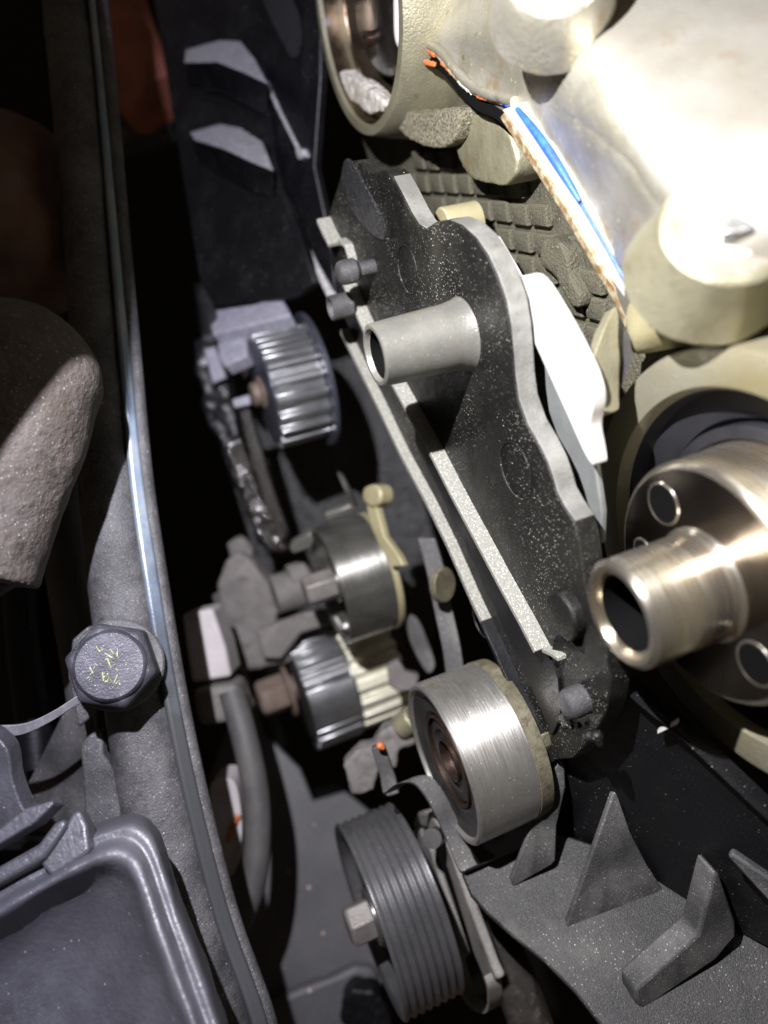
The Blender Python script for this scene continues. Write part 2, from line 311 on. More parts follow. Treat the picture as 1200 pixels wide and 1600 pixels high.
def sheet(rows, th):                  # a cast skin: grid of points, thickened away from the camera
    bm = bmesh.new(); back = FV * th
    V = [[bm.verts.new(p) for p in r] for r in rows]; W = [[bm.verts.new(Vector(p) + back) for p in r] for r in rows]
    n, m_ = len(rows), len(rows[0])
    for i in range(n - 1):
        for j in range(m_ - 1):
            bm.faces.new((V[i][j], V[i][j + 1], V[i + 1][j + 1], V[i + 1][j])); bm.faces.new((W[i + 1][j], W[i + 1][j + 1], W[i][j + 1], W[i][j]))
    b = [(0, j) for j in range(m_)] + [(i, m_ - 1) for i in range(1, n)] + [(n - 1, j) for j in range(m_ - 2, -1, -1)] + [(i, 0) for i in range(n - 2, 0, -1)]
    for k in range(len(b)):
        (i, j), (p, q) = b[k], b[(k + 1) % len(b)]
        bm.faces.new((V[i][j], W[i][j], W[p][q], V[p][q]))
    return bm
def ball(c, r, bm=None, sub=3, sc=(1, 1, 1)):
    bm = bm or bmesh.new()
    g = bmesh.ops.create_icosphere(bm, subdivisions=sub, radius=1)
    for v in g['verts']: v.co = c + Vector((v.co.x * r * sc[0], v.co.y * r * sc[1], v.co.z * r * sc[2]))
    return bm
def lumps(pts, bm=None):
    bm = bm or bmesh.new()
    for p, r in pts: ball(p, r, bm, 2)
    return bm

# ================================================================ bay floor far below
o = obj('ground', prism([Vector((-900, -900, -760)), Vector((1100, -900, -760)), Vector((1100, 1200, -760)), Vector((-900, 1200, -760))], (0, 0, -20)), FLOOR, smooth=False)
o['kind'] = 'structure'

# ================================================================ rear timing cover (black plate with ribs, sleeve and studs)
XP = 103.
rc = thing('timing_cover', 'black plastic rear timing cover plate with dusty face and two pale edged ribs', 'engine cover', AX(780, 640, XP))
edge_r = [(556, 252), (566, 256), (574, 266), (586, 272), (594, 268), (602, 266), (612, 276), (626, 302), (641, 332), (652, 350), (664, 358), (680, 347), (700, 344), (720, 352), (742, 372),
          (760, 398), (776, 432), (789, 470), (796, 510), (800, 552), (803, 590), (808, 625), (822, 664), (840, 695), (853, 722), (862, 748), (868, 770), (880, 792), (896, 815), (905, 850), (912, 905), (925, 965), (945, 1010), (955, 1060), (948, 1110), (925, 1155), (895, 1185)]
edge_l = [(866, 1188), (846, 1140), (830, 1105), (806, 1055), (770, 985), (730, 905), (690, 820), (650, 735), (620, 672), (592, 612), (560, 548), (540, 500), (520, 420), (512, 340), (526, 296), (538, 254)]
obj('plate', prism([AX(x, y, XP) for x, y in edge_r + edge_l], (7, 0, 0)), BP, rc, bevel=.5)
def offset_line(pts, x0, x1, th, m, parent, name): return obj(name, ribx(pts, XP, x0, x1, th), m, parent, bevel=.25)
# rib running beside the sleeve: three pieces, bent round the stud at the top
ribC = [(516, 338), (524, 356), (535, 377)]
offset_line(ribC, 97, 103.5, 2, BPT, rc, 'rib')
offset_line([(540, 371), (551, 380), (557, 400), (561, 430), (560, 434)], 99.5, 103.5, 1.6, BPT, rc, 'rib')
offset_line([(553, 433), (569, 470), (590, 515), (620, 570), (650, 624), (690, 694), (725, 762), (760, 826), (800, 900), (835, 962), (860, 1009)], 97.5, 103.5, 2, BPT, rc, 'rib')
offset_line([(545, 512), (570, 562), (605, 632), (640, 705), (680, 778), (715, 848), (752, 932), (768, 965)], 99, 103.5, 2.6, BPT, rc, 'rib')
offset_line([(768, 965), (790, 1012), (815, 1068), (838, 1118), (858, 1165), (866, 1190)], 98.5, 103.5, 2.2, BPD, rc, 'rib')
offset_line([(858, 1008), (872, 1014), (884, 1022)], 100, 103.5, 1.5, BPT, rc, 'rib')
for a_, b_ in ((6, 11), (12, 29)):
    obj('lit_edge_band', ribx([(x + .9, y - .5) for x, y in edge_r[a_:b_]], XP, 103.6, 109.6, 1.0), EDGE, rc, bevel=.2)  # pale strip: light on the plate edge put into its colour
# sleeve
Tc = AX(585, 556, 73.5)
obj('sleeve', lathe(Tc, [(0, 8.0), (0, 9.0), (.4, 9.5), (10, 9.9), (24, 10.3), (28, 10.9), (31, 12.2), (31, 7.2), (1, 7.4), (0, 8.0)]), TUBE, rc)
obj('sleeve_bore', lathe(Tc, [(1.6, 7.1), (1.6, 7.5), (9, 7.5), (9, 0), (8, 0), (8, 7.1), (1.6, 7.1)], seg=56), HOLE_SHADE, rc)  # black liner paints the shade inside the sleeve
# moulded ejector circles
for (px, py, r) in ((637, 421, 8.2), (806, 735, 9.0)):
    c = AX(px, py, XP); obj('moulded_ring', lathe(c, [(-.35, r - .3), (-.35, r), (.2, r + .15), (.2, r - .45), (-.35, r - .3)]), BP, rc)
c = AX(752, 970, XP); obj('moulded_ring', lathe(c, [(-.25, 6.6), (-.25, 6.9), (.2, 7), (.2, 6.5), (-.25, 6.6)]), BPD, rc)
# studs (push pins)
def stud(px, py, x, r, parent, m=BPG):
    c = AX(px, py, x)
    return obj('stud', lathe(c, [(0, 0), (0, r * .62), (r * .18, r * .88), (r * .5, r), (r * 1.5, r), (r * 1.75, r * .8), (r * 1.9, r * .6), (XP - x + .5, r * .6), (XP - x + .5, 0)], seg=32), m, parent)
stud(527, 428, 88, 4.6, rc, BPG); stud(880, 1104, 96, 4.8, rc, BPG)
c = AX(516, 482, 88)
obj('clip_eye', ring(c, 0, 9, 3.6, 5.0, seg=40), BPG, rc)
# leaf shaped boss and crumpled edge near the lower stud
obj('boss', prism([AX(x, y, 99) for x, y in s2([(852, 930), (868, 926), (888, 950), (898, 985), (888, 1004), (868, 985), (854, 955)])], (5, 0, 0)), BP, rc, bevel=1.2, seg=3)
obj('burr', lumps([(AX(878 + 9 * k + random.uniform(-4, 4), 1128 + 4 * k + random.uniform(-8, 8), 101.5), random.uniform(1, 2.2)) for k in range(8)]), BP, rc, remesh=.5, relax=2)
# crazed patch at the top of the plate
obj('crazed_patch', prism([AX(x, y, 102.4) for x, y in s2([(538, 250), (552, 258), (575, 300), (598, 345), (600, 375), (575, 362), (545, 322), (533, 285)])], (1.2, 0, 0)), CRK, rc, bevel=.4)
# glossy lower channel face between the two ribs
obj('channel', prism([AX(x, y, 101.8) for x, y in [(650, 640), (690, 712), (760, 842), (850, 1008), (872, 1060), (876, 1120), (862, 1150), (835, 1085), (780, 968), (722, 842), (680, 755), (648, 690)]], (1.6, 0, 0)), BPD, rc, bevel=.3)

# ================================================================ sheet panel and bright rib behind the plate
sp = thing('backing_panel', 'grey sheet metal panel behind the black plate with a wavy left edge', 'panel', AX(860, 650, 116))
obj('panel', prism([AX(x, y, 116) for x, y in [(770, 395), (795, 440), (830, 500), (880, 590), (910, 650), (928, 720), (940, 800), (938, 850), (900, 850), (860, 800), (800, 640), (770, 500)]], (2.2, 0, 0)), SHEET, sp, bevel=.6)
rib_pts = s2([(797, 446), (812, 432), (834, 438), (870, 494), (905, 560), (920, 596), (926, 630), (920, 668), (926, 705), (928, 728), (914, 712), (886, 650), (852, 576), (818, 500)], 4)
tag(obj('casting_rib', prism([AX(x, y, 111) for x, y in rib_pts], (4.5, 0, 0)), ALUB, bevel=1.6, seg=4),  # brighter aluminium stands in for strong light on the rib
    'smooth bright aluminium rib between the grey panel and the waffle wall', 'casting')

# ================================================================ cylinder head: wall with waffle pads, bosses, cam bores
XW = 152.
hd = thing('cylinder_head', 'cast aluminium cylinder head wall with waffle grid and rounded bosses', 'engine block', AX(800, 350, XW))
obj('wall', prism([AX(x, y, XW) for x, y in [(560, 60), (640, 60), (790, 150), (1010, 560), (1000, 760), (940, 800), (800, 640), (690, 420), (600, 330), (560, 200)]], (12, 0, 0)), ALUW, hd, bevel=1)
def inside(p, poly):
    x, y = p; r = False
    for i in range(len(poly)):
        (x1, y1), (x2, y2) = poly[i], poly[i - 1]
        if (y1 > y) != (y2 > y) and x < (x2 - x1) * (y - y1) / (y2 - y1) + x1: r = not r
    return r
def proj(p):
    q = p - CAM; d = q.dot(FV); return (600 + F * q.dot(RV) / d, 800 - F * q.dot(UV) / d)
zone = [(640, 215), (705, 215), (722, 262), (760, 290), (830, 270), (900, 400), (985, 470), (978, 560), (940, 600), (860, 470), (810, 440), (750, 370), (690, 330), (650, 300)]
base = AX(790, 330, XW); e1 = AX(796, 370, XW) - base; e2 = AX(819, 333, XW) - base
pad_mesh = None
for i in range(-9, 10):
    for j in range(-9, 10):
        c = base + e1 * i + e2 * j
        if not inside(proj(c), zone): continue
        if pad_mesh is None:
            bm = prism([c + Vector((.5, 0, 0)) + e1 * (a_ * .40) + e2 * (b_ * .40) for a_, b_ in ((-1, -1), (1, -1), (1, 1), (-1, 1))], (-3.4, 0, 0))
            p = obj('waffle_pad', bm, ALUW, hd, bevel=.6, seg=3); pad_mesh = p; off = p.location - (c * MM - WORLDPOS[hd])
        else:
            p = pad_mesh.copy(); COL.objects.link(p); p.parent = hd
            p.location = c * MM - WORLDPOS[hd] + off + Vector((random.uniform(-.3, .5) * MM, random.uniform(-.3, .3) * MM, random.uniform(-.3, .3) * MM))
def padboss(pts, x0, x1, m, name, vox=1., disp=(3, .5)): return obj(name, prism([AX(x, y, x1) for x, y in s2(pts)], (x0 - x1, 0, 0)), m, hd, remesh=vox, relax=5, disp=disp)
padboss([(722, 195), (742, 178), (768, 184), (792, 205), (806, 240), (806, 270), (790, 290), (765, 288), (735, 278), (714, 245), (712, 215)], 153, 139, ALUG, 'boss')
padboss([(846, 378), (866, 372), (884, 395), (890, 430), (905, 462), (902, 482), (885, 470), (868, 436), (844, 412)], 153, 145, ALUW, 'boss')
padboss([(610, 165), (650, 178), (712, 170), (712, 215), (690, 232), (655, 226), (625, 205)], 150, 134, ALUR, 'rough_boss', .8, (1.2, 1.0))
obj('stub', lathe(AX(690, 356, 124), [(0, 0), (0, 6.4), (.6, 7), (14, 7), (14, 0)], seg=40), YEL, hd)
obj('web', prism([AX(x, y, 130) for x, y in [(752, 372), (762, 372), (790, 420), (806, 450), (798, 470), (765, 420)]], (5, 0, 0)), ALUB, hd, bevel=.6)
# upper cam bore
UB = AX(553, 4, 128); Rb = 190 * ((UB - CAM).dot(FV)) / F
obj('upper_bore', lathe(UB, [(0, Rb - 4.2), (0, Rb - .6), (.6, Rb), (10, Rb + 2), (26, Rb + 5), (46, Rb + 7), (46, Rb - 9), (9, Rb - 9), (9, Rb - 4.6), (0, Rb - 4.2)], seg=96), ALUG, hd)
obj('bore_lining', lathe(UB, [(2, Rb - 4.5), (9.2, Rb - 4.8), (9.2, Rb - 13), (40, Rb - 13), (40, Rb - 4), (2, Rb - 4), (2, Rb - 4.5)], seg=96), OIL, hd)
uc = thing('camshaft_end', 'oily black end of the upper camshaft deep inside its bore', 'camshaft', UB + Vector((22, 0, 0)))
obj('journal', lathe(UB + Vector((4, 2, 0)), [(6, 0), (6, Rb - 22), (8, Rb - 19), (34, Rb - 19), (34, 0)], seg=72), OILD, uc)
obj('journal_ring', ring(UB + Vector((4, 2, 0)), 14, 20, Rb - 20, Rb - 15.5), OILD, uc)
obj('drain_hole', ring(AX(573, 62, 136), -1, 6, 1.6, 3.0, seg=24), COP, uc)
sm = [(528, 112), (545, 120), (566, 132), (588, 150), (600, 162), (594, 174), (570, 176), (552, 160), (536, 140)]
tag(obj('sealant_smear', prism([AX(x, y, 131) for x, y in s2(sm)], (7, 0, 0)), RTV, remesh=.6, relax=4, disp=(6, 3)),
    'wet grey sealant smeared along the bottom of the upper cam bore', 'sealant')
# lower cam bore
CX0 = cc(72.8, -20.6, 192)                      # camshaft axis where X = flange face
def on_cam(x): return Vector((x, CX0.y, CX0.z))
LB = on_cam(132)
RO = 57.
obj('lower_bore', lathe(LB, [(3, RO - 10), (.4, RO - 8.6), (0, RO - 1), (.5, RO + .6), (1.4, RO + 1.2), (30, RO + 3), (30, RO - 10), (3, RO - 10)], seg=128), RIMM, hd)

sl = thing('oil_seal', 'dark rubber oil seal set around the large camshaft flange', 'seal', LB + Vector((18, 0, 0)))
obj('seal_body', lathe(LB, [(4, RO - 10.3), (9, RO - 11), (11, RO - 19), (15, RO - 21), (16, 20), (29, 20), (29, RO - 10.3), (4, RO - 10.3)], seg=128), SEAL, sl)
obj('seal_lip', ring(LB, 8, 15, 33, 36.5, seg=96), SEAL, sl)

# ================================================================ lower camshaft: hollow snout and drilled flange
cs = thing('camshaft', 'shiny bronze tinted camshaft with hollow snout and drilled round flange', 'camshaft', on_cam(122))
FR = 32.
hole_r = 5.6; holes = []
bm = bmesh.new()
# flange front face, holes not cut: flat black discs carry their painted shade
obj('flange', lathe(on_cam(122), [(0, 14), (0, FR - 1.4), (.5, FR - .5), (1.4, FR), (16, FR), (17, FR + .5), (36, FR + .5), (36, 14), (0, 14)], seg=128), CAMM, cs)
obj('flange_face', lathe(on_cam(122), [(-.25, 13), (-.25, FR - 1.8), (.4, FR - 1.7), (.4, 13), (-.25, 13)], seg=128), CAMF, cs)
for a, hole_r in ((-13, 5.4), (150, 5.4), (250, 5.4), (-64, 3.2)):
    t = math.radians(a); c = on_cam(122) + Vector((0, math.cos(t) * 22.5, math.sin(t) * 22.5))
    h = obj('bolt_hole_shade', lathe(c, [(-.5, hole_r + .3), (-.5, hole_r), (-.45, hole_r - .6), (-.42, 0), (-.3, 0), (-.3, hole_r + .4)], seg=40), HOLE_SHADE, cs)
    obj('countersink', lathe(c, [(-.55, hole_r - .1), (-.55, hole_r + .3), (-.3, hole_r + .6), (-.3, hole_r - .1), (-.55, hole_r - .1)], seg=40), CAMM, h)
SC = AX(972, 968, 97)
sn = obj('snout', lathe(on_cam(97), [(0, 11.2), (0, 12.6), (1.2, 14), (20, 14.2), (23.5, 14.2), (25, 15.6), (26, 15.6), (26, 9.8), (2, 9.8), (0, 11.2)], seg=96), CAMM, cs)
obj('bore', lathe(on_cam(97), [(2.2, 9.7), (22, 9.3), (22, 0), (25, 0), (25, 9.75), (2.2, 9.75), (2.2, 9.7)], seg=64), HOLE_SHADE, sn)  # snout lined near-black in place of real shade

# ================================================================ valve cover
def rows(spec): return [[D(*q) for q in r] for r in spec]
def seamd(x): return 291 - (x - 632) * .34
seam = [(632, 72), (660, 76), (682, 88), (702, 112), (724, 136), (748, 152), (775, 160), (798, 166)]
vc = thing('valve_cover', 'overexposed bare aluminium valve cover with a bolt boss and stained side', 'valve cover', D(980, 250, 190))
side = [
    [(628, -60, 305), (680, -70, 285), (740, -80, 262), (800, -80, 240), (850, -60, 225), (900, -60, 212)],
    [(630, 20, 297), (690, 10, 275), (745, 0, 252), (800, -10, 232), (850, 0, 212), (905, 10, 198)],
    [(640, 70, 288), (690, 55, 270), (745, 50, 246), (800, 45, 226), (855, 60, 204), (915, 70, 188)],
    [(690, 95, 275), (725, 85, 262), (770, 85, 240), (820, 90, 220), (880, 110, 197), (930, 120, 183)],
    [(748, 150, 250), (780, 130, 240), (820, 135, 225), (860, 150, 208), (905, 165, 190), (950, 175, 178)],
    [(800, 166, 235), (825, 172, 226), (860, 190, 213), (900, 210, 199), (945, 220, 183), (985, 230, 172)],
    [(842, 230, 228), (868, 236, 221), (900, 248, 210), (940, 260, 196), (985, 270, 180), (1020, 285, 169)],
    [(882, 292, 223), (905, 298, 216), (935, 304, 206), (975, 312, 192), (1020, 318, 177), (1055, 330, 166)],
    [(925, 368, 218), (945, 372, 212), (970, 374, 203), (1000, 378, 191), (1040, 375, 178), (1070, 372, 166)],
    [(965, 440, 214), (980, 440, 208), (998, 442, 200), (1020, 440, 191), (1050, 430, 180), (1085, 420, 168)],
    [(1002, 545, 210), (1010, 530, 205), (1022, 505, 198), (1040, 485, 190), (1065, 465, 182), (1100, 450, 172)],
]
top = [[(q[0], q[1], q[2]) for q in (r[5], (r[5][0] + 70, r[5][1] - 8, r[5][2] - 6), (r[5][0] + 170, r[5][1] - 20, r[5][2] - 10), (r[5][0] + 330, r[5][1] - 30, r[5][2] - 18), (r[5][0] + 620, r[5][1] - 40, r[5][2] - 24))] for r in side]
allr = [rows([a])[0] + [p for p in rows([b])[0][1:]] for a, b in zip(side, top)]
skin = obj('cover_skin', sheet(allr, 5), ALUS, vc, sub=2, disp=(9, 1.2))
skin.data.materials.append(ALU)  # top stays brighter: lit and dim tones split by material
for p in skin.data.polygons:
    n_ = len(side[0]) - 1; c_ = (len(allr[0]) - 1)
    if p.index < 2 * (len(allr) - 1) * c_ and (p.index // 2) % c_ >= n_: p.material_index = 1
BA = (UV * .24 + BV * .95 - RV * .14).normalized()
bc = D(1140, 350, 164)
obj('bolt_boss', lathe(bc, [(-18, 19.4), (-14, 18.2), (-9, 16.6), (-4, 15), (-.9, 14.2), (0, 13), (0, 0), (-18, 0)], axis=BA, seg=72), ALUG, vc, disp=(10, 1.6))
obj('boss_face', disc(bc, -.6, .35, 12.8, axis=BA), ALU, vc)
hb = obj('bolt_head', hexbolt(bc, 4.5, -1, 6.2, axis=BA, rot=.35), STD, vc, bevel=.5)
obj('bolt_flange', disc(bc, -1, 1, 8.8, axis=BA), ALUB, vc)
# lip below the boss and cam cap shelf
b2 = D(868, -52, 180)
obj('bolt_boss', lathe(b2, [(-16, 16), (-8, 14.6), (-2, 13.6), (0, 12.4), (0, 0), (-16, 0)], axis=(UV * .05 + BV * .9 - RV * .15).normalized(), seg=64), ALUS, vc, disp=(10, 1.2))
obj('flange_step', tube(spline([D(x + 6, y - 7, seamd(x) - 4) for x, y in seam], 5), 1.5, seg=12), ALUS, vc, disp=(4, .6))
low = [[(985, 470, 205), (1010, 440, 193), (1060, 440, 185), (1120, 440, 177), (1190, 440, 171), (1290, 440, 165)],
       [(985, 500, 206), (1012, 480, 198), (1062, 490, 191), (1120, 494, 185), (1200, 480, 179), (1300, 480, 173)],
       [(990, 530, 207), (1020, 522, 201), (1070, 518, 195), (1130, 512, 189), (1210, 505, 183), (1320, 505, 177)],
       [(996, 552, 211), (1030, 546, 206), (1080, 536, 201), (1140, 534, 195), (1220, 540, 191), (1330, 560, 187)]]
obj('cap_shelf', sheet(rows(low), 8), YEL, vc, sub=2, disp=(9, 1.0))
# seam sealant, machined joint face and its painted blue glint
jf = PL((795, 172, 231), (985, 455, 208), (830, 240, 228.6))
hf = thing('head_joint', 'bright machined joint face with rust brown edge below the valve cover', 'gasket face', jf(890, 320))
obj('joint_face', prism(jf.poly([(784, 172), (806, 164), (850, 222), (905, 310), (962, 410), (990, 462), (980, 472), (942, 418), (882, 314), (823, 225)]), -jf.n * 5), ALUB, hf, bevel=.3)
obj('rusty_edge', prism(jf.poly([(786, 176), (824, 230), (882, 320), (942, 424), (980, 476), (1002, 545), (996, 556), (984, 540), (968, 486), (934, 432), (874, 328), (815, 238), (780, 184)], -.8), -jf.n * 8), BRS, hf, bevel=.6, disp=(1.2, 1.0))
obj('blue_glint', tube(spline([jf(x, y, 1.4) for x, y in [(808, 170), (832, 200), (854, 231), (882, 275), (906, 315)]], 6), [.7 + .7 * math.sin(k / 24 * math.pi) for k in range(25)], seg=12), BLS, hf)  # blue glint on the joint, painted as a raised line
obj('thin_blue_glint', tube(spline([jf(x, y, .6) for x, y in [(905, 314), (936, 366), (962, 412), (986, 458)]], 6), .55, seg=10), BLS, hf)  # thinner run of the painted glint
bead = thing('sealant_bead', 'crumbly orange and blue sealant squeezed out along the valve cover seam', 'sealant', D(700, 110, 268))
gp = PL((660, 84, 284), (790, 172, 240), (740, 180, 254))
obj('gap_shade', prism(gp.poly(s2([(660, 80), (684, 92), (704, 114), (726, 138), (750, 154), (784, 166), (802, 180), (800, 200), (788, 198), (770, 184), (742, 172), (716, 146), (694, 118), (672, 100)], 3)), -gp.n * 4), HOLE_SHADE, bead, bevel=.5)  # solid black strip; the shade of the gap is in its colour
obj('seam_edge', tube(spline([D(x, y - 3, seamd(x) - 1) for x, y in seam], 5), .75, seg=10), BRS, bead)
for nm, pts, r, m in (('orange_blob', [(642, 76), (654, 74), (668, 78), (680, 86)], 1.0, ORG), ('orange_blob', [(690, 98), (700, 108), (706, 116)], .8, ORG), ('orange_blob', [(664, 97), (672, 100), (680, 101)], 1.1, ORG),
                      ('orange_blob', [(748, 149), (760, 152), (774, 156), (786, 160)], 1.0, ORG), ('blue_blob', [(662, 73), (670, 78)], 1.0, BLS), ('blue_blob', [(786, 160), (796, 164)], 1.1, BLS),
                      ('blue_blob', [(625, 20), (626, 34)], .8, BLS), ('pale_blob', [(712, 121), (724, 134), (738, 145)], .8, RTV), ('orange_flake', [(756, 366), (761, 357)], 1.2, ORG)):
    obj(nm, tube([D(x, y, (seamd(x) if y < 300 else 262) - 1) for x, y in pts], [r * random.uniform(.7, 1.2) for _ in pts], seg=10), m, bead, remesh=.35, relax=1, disp=(1.2, .9))
# gasket flange beside the upper bore
obj('corner_flange', tube(spline([D(x, y, 289) for x, y in [(622, -30), (622, 20), (624, 60), (634, 74), (652, 78)]], 5), 1.8, seg=12), ALUB, hd)
# ear hanging down from the joint beside the lower bore
ep = PL((960, 520, 205), (925, 640, 198), (985, 640, 203))
tag(obj('gasket_ear', prism(ep.poly(s2([(962, 478), (968, 540), (968, 610), (966, 640), (945, 642), (925, 622), (920, 590), (932, 545)])), -ep.n * 4), ALUG, bevel=1.2, seg=3, disp=(5, .8)),
    'small pointed aluminium ear above the left side of the large lower bore', 'casting')
dp = PL((962, 480, 212), (1000, 545, 208), (970, 620, 205))
obj('slot', prism(dp.poly([(966, 490), (985, 530), (988, 560), (972, 600), (966, 600)]), -dp.n * 3), BLK, hf)

# ================================================================ top sprocket (left, deep)
def sprocket_pos(px, py, x): return AX(px, py, x)
PC = AX(413, 613, 72)
ps = thing('pump_sprocket', 'steel toothed belt sprocket with a rear flange below the black cover', 'sprocket', PC)
obj('toothed_ring', gear(PC, 0, 27, 20, 27.6, 31, ph=.1), TOO, ps, bevel=.35)
obj('rear_flange', disc(PC, 27.2, 30, 36.5, ch=.8), BLU, ps)
obj('front_face', lathe(PC, [(-1.2, 9), (-1.2, 24.5), (-.4, 27.5), (.6, 27.5), (.6, 9), (-1.2, 9)]), BLU, ps)
obj('hub', lathe(PC, [(-7, 0), (-7, 5.4), (-6.2, 6.4), (-3, 6.4), (-2, 9), (.6, 9), (.6, 0)], seg=48), RUS, ps)

# ================================================================ tensioner
TC = AX(514, 916, 71); TR = 94 * (TC - CAM).dot(FV) / F
tn = thing('belt_tensioner', 'dark steel timing belt tensioner with pale pointer tab and hex bolt', 'tensioner', TC)
obj('roller', lathe(TC, [(.6, TR - 2.2), (0, TR - 1.4), (0, TR - .6), (.6, TR), (21, TR), (21.3, TR - .5), (22, TR - .5), (22.3, TR), (25, TR), (25, 8), (9, 8), (9, TR - 2.6), (.6, TR - 2.2)], seg=96), STD, tn)
obj('inner_face', lathe(TC, [(8.5, TR - 2.4), (8.0, 9), (3, 8.4), (3, 0), (9.5, 0), (9.5, TR - 2.4), (8.5, TR - 2.4)], seg=64), BLK, tn)
obj('back_plate', disc(TC, 25.5, 29, TR + .4, ch=.7), YEL, tn)
bo = obj('bolt', hexbolt(TC + Vector((0, 1, 0)), -13, 4, 8.2, rot=.25), STB, tn, bevel=.6)
obj('bolt_washer', disc(TC + Vector((0, 1, 0)), 2.5, 4.5, 10.5), STD, tn)
obj('slot_rim', tube([TC + Vector((1, math.cos(a) * 22, math.sin(a) * 22)) for a in [math.radians(160 + 5 * k) for k in range(12)]], 1.1, seg=10), ALUB, tn)
tpl = PL((580, 770, 372), (600, 850, 366), (560, 800, 380))
obj('pointer_arm', prism(tpl.poly([(572, 790), (586, 786), (600, 838), (622, 868), (630, 884), (612, 886), (592, 852), (580, 826)]), -tpl.n * 4), YEL, tn, bevel=.6)
obj('pointer_head', prism(tpl.poly(s2([(568, 762), (585, 757), (594, 768), (592, 786), (578, 792), (566, 780)]), 2), -tpl.n * 9), YEL, tn, bevel=1.5, seg=3)
tb = PL((450, 850, 400), (480, 840, 395), (460, 870, 405))
obj('side_tab', prism(tb.poly([(451, 856), (484, 834), (490, 846), (486, 856), (458, 866)]), -tb.n * 7), TUBE, tn, bevel=1)
tw = PL((505, 815, 400), (560, 790, 395), (540, 815, 402))
obj('spring_wire', prism(tw.poly([(508, 806), (556, 788), (558, 795), (512, 815)]), -tw.n * 3), TUBE, tn, bevel=.5)
obj('rear_lever', prism(tw.poly([(528, 742), (538, 748), (560, 795), (552, 800)]), -tw.n * 4), STD, tn, bevel=.5)

# ================================================================ crank sprocket pair
QC = AX(470, 1088, 49); QS = (QC - CAM).dot(FV) / F; QR = 86 * QS
cq = thing('crank_sprocket', 'double crankshaft sprocket with grey outer gear and pale oily inner teeth', 'sprocket', QC)
def gap(k): return k in GAP
n_ = 26; GAP = (20, 21, 22)
pts = []
for k in range(n_):
    t = (k / n_) * 2 * math.pi
    gapped = any(abs(((t - math.radians(a) + math.pi) % (2 * math.pi)) - math.pi) < math.radians(17) for a in (98,))
    if gapped:
        for f in (-.4, 0, .4): tt = t + f * 2 * math.pi / n_; pts.append(QC + Vector((0, math.cos(tt) * QR, math.sin(tt) * QR)))
    else:
        for (f, r) in ((-.27, QR - 2.6), (-.2, QR - .3), (-.12, QR), (.12, QR), (.2, QR - .3), (.27, QR - 2.6)):
            tt = t + f * 2 * math.pi / n_; pts.append(QC + Vector((0, math.cos(tt) * r, math.sin(tt) * r)))
QL = 68 * QS / .95
obj('outer_gear', prism(pts, (QL, 0, 0)), TOO, cq, bevel=.4)
obj('inner_gear', gear(QC, QL + 1.5, QL * 2.15, 20, QR - 6.5, QR - 1.6, ph=.06), TOOY, cq, bevel=.6)
obj('parting_ring', disc(QC, QL - .2, QL + 2, QR - 3.5), STD, cq)
obj('front_face', lathe(QC, [(-2, 0), (-2, QR - 9), (.5, QR - 4), (.5, 0)]), BLK, cq)
qb = QC + Vector((0, 6, 0))
obj('centre_bolt', hexbolt(qb, -24, -7, 11.5, rot=.1), RUS, cq, bevel=.8)
obj('bolt_collar', disc(qb, -7, -4.5, 16, ch=.8), RUS, cq)
obj('bolt_shank', disc(qb, -4.5, 0, 8, ch=.3), RUS, cq)

# ================================================================ idler roller
IC = AX(689, 1193, 71); IR = 128 * (IC - CAM).dot(FV) / F
il = thing('idler_roller', 'large brushed steel idler roller with dark sealed bearing face', 'roller', IC)
obj('shell', lathe(IC, [(0, IR - 2), (0, IR - .8), (.8, IR), (23.5, IR), (23.8, IR - .4), (26.5, IR - .5), (27.3, IR - 1.5), (27.3, IR - 6), (3, IR - 5), (1.2, IR - 2.6), (0, IR - 2)], seg=128), STL, il)
obj('grease_collar', lathe(IC, [(23.6, IR - .3), (24, IR + .25), (29, IR - .2), (30, IR - 3), (30, IR - 9), (24, IR - 9)], seg=96), GREASE, il)
obj('dust_seal', lathe(IC, [(1.3, IR - 2.8), (2.4, IR - 4.5), (3, IR - 6), (2.6, 19), (3.4, 18), (4, 17.2), (8, 17.2), (8, IR - 3), (1.3, IR - 2.8)], seg=96), BLK, il)
obj('outer_race', ring(IC, 2.2, 5, 16.2, 17.3, seg=80, ch=.25), COP, il)
obj('inner_race', lathe(IC, [(3.6, 15.4), (3.2, 12), (4.4, 11), (4.4, 8), (6, 7.4), (6, 0), (9, 0), (9, 15.4), (3.6, 15.4)], seg=72), BLK, il)
obj('inner_ring', ring(IC, 2.8, 6, 7.4, 8.2, seg=60, ch=.2), COP, il)
obj('key_block', prism([AX(x, y, 100) for x, y in [(836, 1150), (845, 1148), (850, 1168), (846, 1190), (838, 1192)]], (4, 0, 0)), GREASE, il, bevel=.4)

# ================================================================ ribbed pulley
RC_ = D(574, 1436, 322); RR = 147 * 322 / F
rp = thing('ribbed_pulley', 'black grooved accessory belt pulley with seven grooves and a hex bolt', 'pulley', RC_)
L_ = 25.5; prof = [(1.4, RR - 4.5), (.4, RR - 3.2), (0, RR - 1.4), (0, RR - .6), (.5, RR)]
for k in range(7):
    a = 1.2 + k * 3.35; prof += [(a + 3.35 * q / 6, RR - .55 + .55 * math.cos(q / 6 * 2 * math.pi)) for q in range(6)]
prof += [(L_ - .6, RR), (L_, RR - .6), (L_, 10), (6, 10), (6, RR - 5.5), (1.4, RR - 4.5)]
obj('grooved_rim', lathe(RC_, prof, seg=128), BELTM, rp)
obj('web', lathe(RC_, [(5.8, RR - 5), (6.4, 14), (3, 12.5), (3, 0), (8, 0), (8, RR - 5)], seg=64), BPD, rp)
obj('bolt', hexbolt(RC_, -9, 3, 8.6, rot=.2), STB, rp, bevel=.7)
